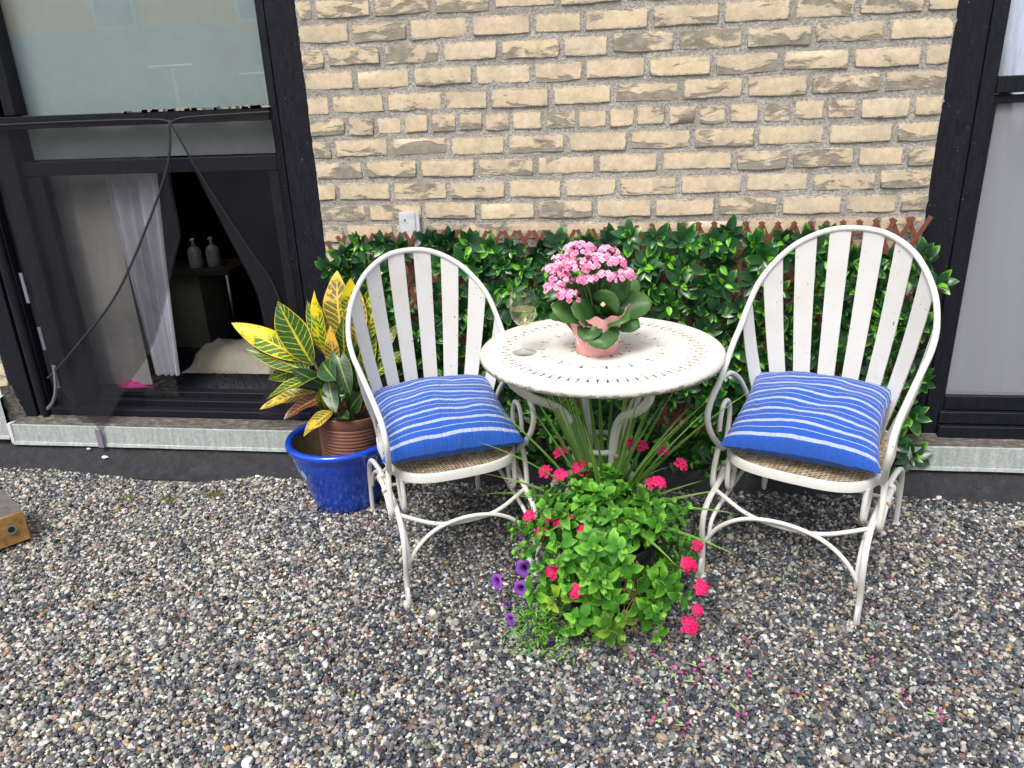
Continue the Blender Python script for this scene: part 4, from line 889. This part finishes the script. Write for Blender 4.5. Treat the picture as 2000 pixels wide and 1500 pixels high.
cl = [ # tip, base (world), width, material, facing
 ((-1.290, -.34, .672), (-1.06, -.29, .545), .074, CY, (.1, -.85, .5)), ((-1.135, -.33, .740), (-1.035, -.30, .535), .092, CG, (0, -1, .15)), ((-1.030, -.30, .772), (-.985, -.28, .560), .066, CY, (-.2, -1, .1)), ((-.985, -.30, .745), (-.975, -.28, .545), .050, CY, (.6, -.8, .1)),
 ((-.952, -.28, .838), (-.930, -.27, .610), .082, CO, (-.1, -1, .1)), ((-.885, -.26, .815), (-.90, -.26, .66), .056, CY, (.2, -1, .1)), ((-.862, -.28, .775), (-.885, -.27, .600), .068, CO, (.1, -1, 0)), ((-.775, -.26, .790), (-.86, -.26, .60), .060, CY, (.4, -.9, .2)),
 ((-1.235, -.36, .600), (-1.04, -.30, .500), .060, CG, (0, -.7, .7)), ((-1.185, -.33, .470), (-1.05, -.29, .53), .055, CG, (-.3, -.9, .3)), ((-1.215, -.38, .415), (-1.03, -.31, .44), .050, CO, (0, -.5, .85)), ((-1.145, -.42, .450), (-1.01, -.31, .505), .055, CG, (-.3, -.6, .7)), ((-1.095, -.43, .395), (-1.0, -.31, .43), .050, CM, (0, -.6, .8)),
 ((-1.03, -.44, .335), (-.97, -.34, .385), .060, CO, (0, -.55, .8)), ((-.94, -.40, .505), (-1.0, -.30, .545), .066, CD, (0, -.9, .4)), ((-.895, -.39, .475), (-.955, -.29, .60), .060, CD, (.2, -.9, .4)), ((-.955, -.39, .400), (-.985, -.30, .49), .050, CD, (-.1, -.9, .3)), ((-.985, -.40, .445), (-1.005, -.31, .37), .045, CG, (.2, -.9, .2)),
 ((-.870, -.37, .420), (-.93, -.29, .365), .058, CD, (.1, -.9, .3)), ((-.90, -.40, .372), (-.96, -.33, .355), .045, CD, (0, -.4, .9)), ((-.83, -.32, .455), (-.90, -.29, .37), .040, CG, (.4, -.7, .5)), ((-.815, -.28, .66), (-.875, -.27, .47), .050, CG, (.3, -.9, .1)), ((-.79, -.22, .72), (-.87, -.25, .53), .055, CO, (.3, -.9, .2)),
 ((-.74, -.23, .645), (-.86, -.26, .52), .050, CG, (.3, -.8, .5)), ((-.72, -.25, .555), (-.86, -.27, .47), .050, CG, (.2, -.6, .7)), ((-.80, -.20, .80), (-.88, -.25, .62), .055, CG, (.2, -1, .2)), ((-.97, -.20, .79), (-.945, -.25, .58), .065, CG, (0, -1, .2)), ((-1.09, -.20, .72), (-.99, -.26, .55), .06, CG, (-.2, -.9, .3)), ((-.905, -.33, .69), (-.93, -.28, .52), .055, CG, (0, -1, .2)), ((-.945, -.34, .665), (-.965, -.29, .50), .05, CO, (.2, -1, .2)), ((-.84, -.36, .52), (-.90, -.29, .44), .05, CD, (.3, -.8, .4)), ((-1.06, -.40, .52), (-1.0, -.3, .46), .05, CD, (-.2, -.8, .5))]
iM = None
bpy.context.view_layer.update(); iM = cp.matrix_world.inverted()
for tip, base, W_, mat, n_ in cl:
    tip, base = iM @ Vector(tip), iM @ Vector(base); b = MB(); L_ = (tip - base).length
    b.leaf(base, (tip - base) + Vector((0, 0, .03)), n_, L_ * 1.05, W_ * 1.12, 14, random.uniform(.15, .4), random.uniform(.15, .65), shape=.95, twist=random.uniform(-.6, .6), wave=random.uniform(.05, .22)); b.build('leaf', mat, cp, angle=180)
for tx, ty, tz in ((-1.035, -.30, .56), (-.93, -.27, .62), (-.88, -.265, .56), (-.985, -.29, .53)):
    b = MB(); p1 = iM @ Vector((tx, ty, tz)); b.tube(catmull([(p1.x * .25, p1.y * .25, .21), (p1.x * .6, p1.y * .6, .21 + (p1.z - .21) * .5), p1], 5), .0055, 7); b.build('stem', plain('croton_stem', (0.13, 0.13, 0.06), 0.8), cp)

# ------------------------------------------------------------------ flower planter in front of the table
PX, PY = -0.035, -0.755
pl = empty('flower_planter', (PX, PY, 0)); tag(pl, 'mixed planter of pink verbena, petunias and spiky dracaena on the gravel', 'planter')
b = MB(); b.lathe([(0, 0), (.105, 0), (.110, .004), (.135, .19), (.145, .195), (.147, .215), (.141, .217), (.137, .20), (0, .19)], 40); b.build('black_pot', BLACKPOT, pl)
b = MB(); b.lathe([(0, .20), (.136, .195)], 24); b.build('soil', SOIL, pl)
def vstem(seed):
    r = random.Random(seed); b = MB(); L_ = r.uniform(.11, .17); P_ = catmull([(0, 0, 0), (.012 * r.uniform(-1, 1), .008, L_ * .4), (.02 * r.uniform(-1, 1), .02, L_ * .75), (.02 * r.uniform(-1, 1), .035, L_)], 5); b.tube(P_, .0013, 5, mi=1); n = 5; a0 = r.uniform(0, 3)
    for k_ in range(n):
        q = P_[int((k_ + .8) / n * (len(P_) - 1))]
        for sgn in (0, PI):
            a = a0 + k_ * PI / 2 + sgn; s = (1.15 - .10 * k_) * r.uniform(.8, 1.2); d = Vector((math.cos(a), math.sin(a), r.uniform(.1, .75)))
            b.leaf(q, d, (-d.x * .3, -d.y * .3, 1), 0.043 * s, .025 * s, 10, .30, r.uniform(.3, .9), a=r.choice((-.35, -.15, .0001, .1, .3)), serr=.075, shape=.82, wave=.12)
    for k_ in range(3):
        a = r.uniform(0, 6.28); d = Vector((math.cos(a), math.sin(a), 1.2)); b.leaf(P_[-1], d, (-d.x, -d.y, .6), .017, .010, 5, .3, .3, a=.3, serr=.1)
    return b
VS = [vstem(300 + i).mesh('leafy_stem', [VERB, STEM], angle=180) for i in range(10)]
VY = [vstem(330 + i).mesh('yellowing_stem', [VERBY, STEM], angle=180) for i in range(3)]
def orient(o, d, spin): o.rotation_euler = (Vector(d).to_track_quat('Z', 'Y') @ Euler((0, 0, spin)).to_quaternion()).to_euler()
rr = random.Random(21); k_ = 0
while k_ < 142:
    a = rr.uniform(0, 2 * PI); e = math.sqrt(rr.random()); x, y = math.cos(a) * e, math.sin(a) * e
    if y > .55: continue
    front = max(0, -y); px, py = x * .190, y * .188 - .036 ; zz = .275 * math.sqrt(max(0, 1 - (e * .93) ** 2)) + .02
    if front > .3 and rr.random() < .6: zz *= rr.uniform(.25, .95); py -= .02
    # a gap at front right lets the black pot and dry stems show
    if .18 < x < .55 and y < -.45 and rr.random() < .75: k_ += 1; continue
    d = Vector((x * .95, y * .95 - .18, .75 - .5 * e)); k_ += 1
    yl = (zz < .14 and y < -.45 and rr.random() < .22)
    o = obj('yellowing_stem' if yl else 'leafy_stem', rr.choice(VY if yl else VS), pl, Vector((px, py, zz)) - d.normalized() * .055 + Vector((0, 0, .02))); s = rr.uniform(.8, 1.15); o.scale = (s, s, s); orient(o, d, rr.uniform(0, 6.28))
    if o.location.z < .012: o.location.z = .012
# verbena heads
def vhead(seed, n=17, rad=.018):
    r = random.Random(seed); b = MB()
    for i in range(n):
        a = i * 2.4; e = math.sqrt((i + .5) / n); c = Vector((math.cos(a) * e * rad, math.sin(a) * e * rad, 0.012 * (1 - e * e) + r.uniform(-.002, .003))); up = Vector((c.x * 22, c.y * 22, 1)).normalized()
        t1 = up.cross(Vector((0, 1, .1))).normalized(); t2 = up.cross(t1)
        for q in range(5):
            an = q * 2 * PI / 5 + i; b.leaf(c, t1 * math.cos(an) + t2 * math.sin(an) + up * .15, up, .0060, .0050, 4, .2, .6, shape=1.2, pw=.6, a=r.choice((.0001, -.2, .1)))
    b.tube([(0, 0, -.05), (0, 0, 0)], .0013, 5, mi=1)
    for q in range(6): a = q; b.leaf((0, 0, -.004), (math.cos(a), math.sin(a), .2), (0, 0, 1), .012, .003, 3, .2, .2, mi=1)
    return b
VH = [vhead(i).mesh('verbena_flower', [PINKRED, STEM], angle=180) for i in range(4)]
# positions (x,y,z) world
heads = [(-.165, -.70, .425), (-.205, -.72, .375), (-.160, -.76, .385), (-.105, -.74, .400), (-.085, -.74, .395), (-.185, -.84, .305), (-.150, -.86, .310), (-.205, -.86, .265), (-.090, -.88, .285), (-.165, -.95, .205), (-.105, -.985, .175), (.105, -.78, .385), (.085, -.77, .375), (.165, -.72, .41), (.115, -.66, .42), (.205, -.86, .245), (.175, -.90, .215), (.185, -.88, .20), (.215, -.90, .145), (.205, -.93, .095), (.185, -.95, .06), (.03, -.64, .43), (.06, -.64, .425), (-.24, -.82, .29)]
for q, (x, y, z) in enumerate(heads):
    o = obj('verbena_flower', VH[q % 4], pl, (x - PX, y - PY, z)); d = Vector((x - PX, (y - PY) - .25, .45)); orient(o, d, q); s = random.uniform(.85, 1.15) * (1.25 if q in (20, 6, 3) else 1); o.scale = (s, s, s)
# petunias
def petunia(seed):
    r = random.Random(seed); b = MB(); vs_ = []; uv = []; fs_ = []; n = 20
    for i, (rad, z, v) in enumerate([(.002, -.03, 0), (.004, -.012, .05), (.007, -.002, .25), (.014, .003, .6), (.021, .0035, .85), (.025, .001, 1.0)]):
        for k_ in range(n):
            a = 2 * PI * k_ / n; m_ = 1 + (.09 * math.cos(5 * a) if i > 2 else 0) * (i - 2) / 3; vs_.append((rad * m_ * math.cos(a), rad * m_ * math.sin(a), z + (.003 * math.sin(10 * a + seed) if i > 3 else 0))); uv.append((.5, v))
    for i in range(5):
        for k_ in range(n): l = (k_ + 1) % n; fs_.append((i * n + k_, i * n + l, (i + 1) * n + l, (i + 1) * n + k_))
    b.add(vs_, fs_, 0, uv); b.tube([(0, 0, -.06), (0, .003, -.028)], .0016, 5, mi=1); return b.mesh('petunia_flower', [PURPLE, STEM], angle=180)
PT = [petunia(i) for i in range(3)]
for q, (x, y, z, d, s) in enumerate([(-.255, -.86, .150, (-.3, -.9, .45), .95), (-.335, -.84, .088, (-.6, -.75, .3), .9), (-.262, -.88, .098, (-.2, -.95, .3), .85), (-.248, -.90, .060, (.1, -.3, -.9), .75), (-.285, -.93, .030, (-.6, -.7, .2), .8), (-.240, -.95, .028, (.2, -.6, -.6), .75), (-.262, -.83, .215, (-.7, -.5, .1), .6), (-.17, -1.0, .022, (.2, -.7, -.4), .75), (-.23, -.965, .022, (.3, -.8, .2), .7), (-.305, -.88, .045, (-.5, -.3, -.7), .6)]):
    o = obj('petunia_flower', PT[q % 3], pl, (x - PX, y - PY, z)); orient(o, d, q * 1.3); o.scale = (s, s, s)
def finefoliage():
    b = MB(); r = random.Random(9)
    for i in range(420):
        c = Vector((r.gauss(-.165, .045), r.gauss(-.215, .05), 0)); c.z = max(.012, r.uniform(.01, .13) - abs(c.x + .165) * .6); d = Vector((r.uniform(-1, .6), r.uniform(-1, .3), r.uniform(-.1, 1)))
        b.leaf(c, d, (0, -.3, 1), r.uniform(.016, .03), r.uniform(.0022, .0045), 3, .2, r.uniform(.2, .9), a=r.choice((.0001, .2, .4)))
    for i in range(16):
        a = r.uniform(0, 6); b.tube(catmull([(-.12, -.13, .19), (-.16 + .03 * math.cos(a), -.2, .12), (-.17 + .06 * math.cos(a), -.215 + .05 * math.sin(a), .02)], 4), .0012, 4, mi=0)
    o = b.build('fine_trailing_foliage', VERB, pl, angle=180); tag(o, kind='stuff')
finefoliage()
for q in range(9):
    r = random.Random(500 + q); b = MB(); x0 = r.uniform(.03, .10); P_ = catmull([(x0, -.12, .20), (x0 + r.uniform(-.02, .03), -.17, .15), (x0 + r.uniform(-.03, .03), -.185, .08), (x0 + r.uniform(-.04, .04), -.20, .025)], 5); b.tube(P_, .0011, 5)
    for k_ in range(5): b.leaf(P_[3 + 2 * k_], (r.uniform(-1, 1), -.6, r.uniform(-.6, .4)), (0, -1, .4), .022, .008, 4, .6, 1.2)
    b.build('dry_stem', DRY, pl, angle=180)
# spike (dracaena) blades
rb = random.Random(77)
for q in range(54):
    a = 2 * PI * q / 54 * 1.0 + rb.uniform(-.15, .15); up = rb.uniform(1.2, 4.2) if q % 4 else rb.uniform(.25, .7); d = Vector((math.cos(a), math.sin(a) * .8, up)).normalized(); L_ = rb.uniform(.40, .60) if q % 4 else rb.uniform(.28, .42); L_ = min(L_, .43 / max(d.z, .1)) if d.z > .6 else L_; b = MB()
    b.leaf((math.cos(a) * .018, math.sin(a) * .018, 0), d, Vector((-d.x * d.z, -d.y * d.z, 1 - d.z * d.z)) + Vector((0, -.25, 0)), L_, rb.uniform(.012, .017), 9, .40, rb.uniform(.15, .9) * (1.1 - d.z * .6), shape=.45, a=rb.choice((.0001, .1, .25)))
    b.build('spike_leaf', DRAC, pl, angle=180, loc=(-.005, .055, .225))

# ------------------------------------------------------------------ things lying about
fb = MB()
for i in range(9):
    a = i * 2.1; fb.leaf((.004 * math.cos(a), .004 * math.sin(a), .002 + .001 * (i % 3)), (math.cos(a), math.sin(a), .5), (0, 0, 1), .010, .006, 3, .2, .6, mi=0 if i % 3 else 1)
fb.tube([(0, 0, .002), (.016, .010, .003)], .0014, 5, mi=1)
FBM = fb.mesh('fallen_blossom', [plain('withered_petal', (0.55, 0.04, 0.22), 0.7, var=0.5, scale=200), plain('pale_green_calyx', (0.36, 0.46, 0.20), 0.7)], angle=180)
fall = [(.10, -1.03), (.145, -1.07), (.20, -1.045), (.235, -1.11), (.27, -1.07), (.06, -1.12), (.12, -1.175), (.155, -1.24), (.09, -1.235), (.33, -1.06), (.19, -1.10), (.34, -.93), (.62, -.98), (.66, -1.10), (.60, -1.22), (.72, -1.15), (.43, -1.12), (.28, -1.19), (.79, -.62), (.74, -.55), (.03, -1.02), (.235, -1.005)]
for q, (x, y) in enumerate(fall):
    o = obj('fallen_blossom', FBM, None, (x, y, .012), (random.uniform(-.4, .4), random.uniform(-.4, .4), random.uniform(0, 6.28))); s = random.uniform(1.0, 1.6); o.scale = (s, s, s)
    tag(o, 'withered pink verbena blossom fallen on the gravel', 'blossom', 'fallen blossoms on the gravel')
MOSS = plain('moss', (0.16, 0.17, 0.03), 0.95, var=0.4, scale=200)
for q, (x, y, lb) in enumerate(((-1.655, -.335, 'larger moss tuft among pebbles below the open window'), (-1.83, -.33, 'small moss tuft among pebbles nearer the left edge'), (-1.50, -.285, 'tiny moss tuft among pebbles close to the black kerb'))):
    b = MB(); r = random.Random(q)
    for i in range(130):
        px, py = r.gauss(0, .018), r.gauss(0, .011); b.leaf((px, py, .004), (r.uniform(-1, 1), r.uniform(-1, 1), 1.2), (0, 1, 0), .009, .003, 2, .1, .2)
    o = b.build('moss_tuft', MOSS, loc=(x, y, .004)); tag(o, lb, 'moss')
LINT = plain('white_fluff', (0.75, 0.78, 0.82), 0.9)
for q, (x, y, z, s, lb) in enumerate(((-2.085, -.078, .045, 1.3, 'large white fluff caught on the black kerb at left'), (-2.16, -.066, .075, .8, 'small white fluff on the black kerb under the sill'), (-1.40, -.135, .012, 1.0, 'white fluff lying where gravel meets kerb'), (-1.19, -.125, .02, .9, 'thin white feather on the kerb near the blue pot'))):
    b = MB(); b.lathe([(0, -.004), (.006, -.003), (.009, .0), (.006, .004), (0, .005)], 10, wob=lambda i, a: (.003 * math.sin(3 * a + i), .001 * math.cos(2 * a))); o = b.build('fluff', LINT, loc=(x, y, z)); o.scale = (s * 1.1, s * .6, s); tag(o, lb, 'fluff')
# rusty bracket at the left edge
rbk = empty('rusty_channel', (-2.012, -0.680, 0.0), math.radians(-36)); tag(rbk, 'rusty orange brown metal channel end with a round hole at the left edge', 'bracket')
ot = MT('flaking_orange_rust'); on = ot.noise(ot.co(), 28, 6, .7); ot.bump(on, .5, .004); ot.set(ot.ramp(on, [(0.3, (0.16, 0.075, 0.03)), (0.5, (0.42, 0.22, 0.06)), (0.72, (0.60, 0.36, 0.12))]), .7)
b = MB(); b.box((-.22, -.055, .020), (0, -.0505, .120)); b.box((-.22, .0505, .020), (0, .055, .120)); b.box((-.22, -.0548, .120), (0, .0548, .1245)); o = b.build('channel', plain('grey_steel', (0.16, 0.15, 0.14), .6, .3, var=.3), rbk)
b = MB(); b.box((.0, -.055, .018), (.005, .055, .125)); o = b.build('end_plate', ot.m, rbk); bv = o.modifiers.new('b', 'BEVEL'); bv.width = .002
b = MB(); b.tube([(.004, .008, .075), (.0085, .008, .075)], .017, 20); o = b.build('eyelet', plain('steel_eyelet', (.45, .45, .43), .4, .8), rbk); b = MB(); b.tube([(.006, .008, .075), (.0092, .008, .075)], .0105, 16); b.build('hole', plain('hole_shade_disc', (.008, .008, .012), .8), o)  # solid black disc on the eyelet paints in the shade of an open hole
b = MB(); b.box((-.13, -.05, -.002), (-.02, .05, .0195)); b.build('rubber_foot', BLACKPOT, rbk)

# ------------------------------------------------------------------ buildings across the roof (seen mirrored in the panes)
def building(name, lo, hi, mat, label, wins):
    t = empty(name, (0, 0, 0)); tag(t, label, 'building'); b = MB(); b.box(lo, hi); b.build('wall', mat, t, smooth=False)
    for x, z, w_, h_ in wins:
        b = MB(); b.box((x, hi[1] - .02, z), (x + w_, hi[1] + .04, z + h_)); f = b.build('window', plain('pale_window_frame', (.75, .75, .75), .5), t)
        b = MB(); b.box((x + .1, hi[1] + .041, z + .1), (x + w_ - .1, hi[1] + .05, z + h_ - .1)); b.build('pane', plain('pale_window_pane', (.45, .52, .58), .1), f)
building('low_building', (-30, -14, -0.5), (-7.0, -10.5, 2.75), plain('grey_green_cladding', (.55, .62, .62), .6), 'low grey green clad building mirrored in the upper left pane', [])
building('tall_building', (-22, -24, -0.5), (6, -17, 9.0), plain('buff_facade', (.85, .66, .40), .9), 'tall buff building mirrored in the upper left pane', [(-9.6, 3.4, 1.2, 1.5), (-13.5, 3.4, 1.2, 1.5), (-5.0, 3.4, 1.2, 1.5), (-9.6, 6.2, 1.2, 1.5), (-13.5, 6.2, 1.2, 1.5), (-5, 6.2, 1.2, 1.5), (0, 3.4, 1.2, 1.5), (0, 6.2, 1.2, 1.5)])

POLE = plain('white_pole_paint', (.85, .85, .85), .5)
for (x, y, h_, lb) in ((-6.3, -8.0, 1.97, 'white T shaped pole mirrored near the middle of the upper pane'), (-5.0, -8.1, 1.83, 'white T shaped pole mirrored at the right of the upper pane')):
    t = empty('clothes_pole', (x, y, 0)); tag(t, lb, 'pole', 'white poles across the roof')
    b = MB(); b.tube([(0, 0, -.01), (0, 0, h_)], .022, 10); b.build('post', POLE, t)
    b = MB(); b.tube([(-.36, 0, h_), (.36, .1, h_)], .018, 8); b.build('crossbar', POLE, t)
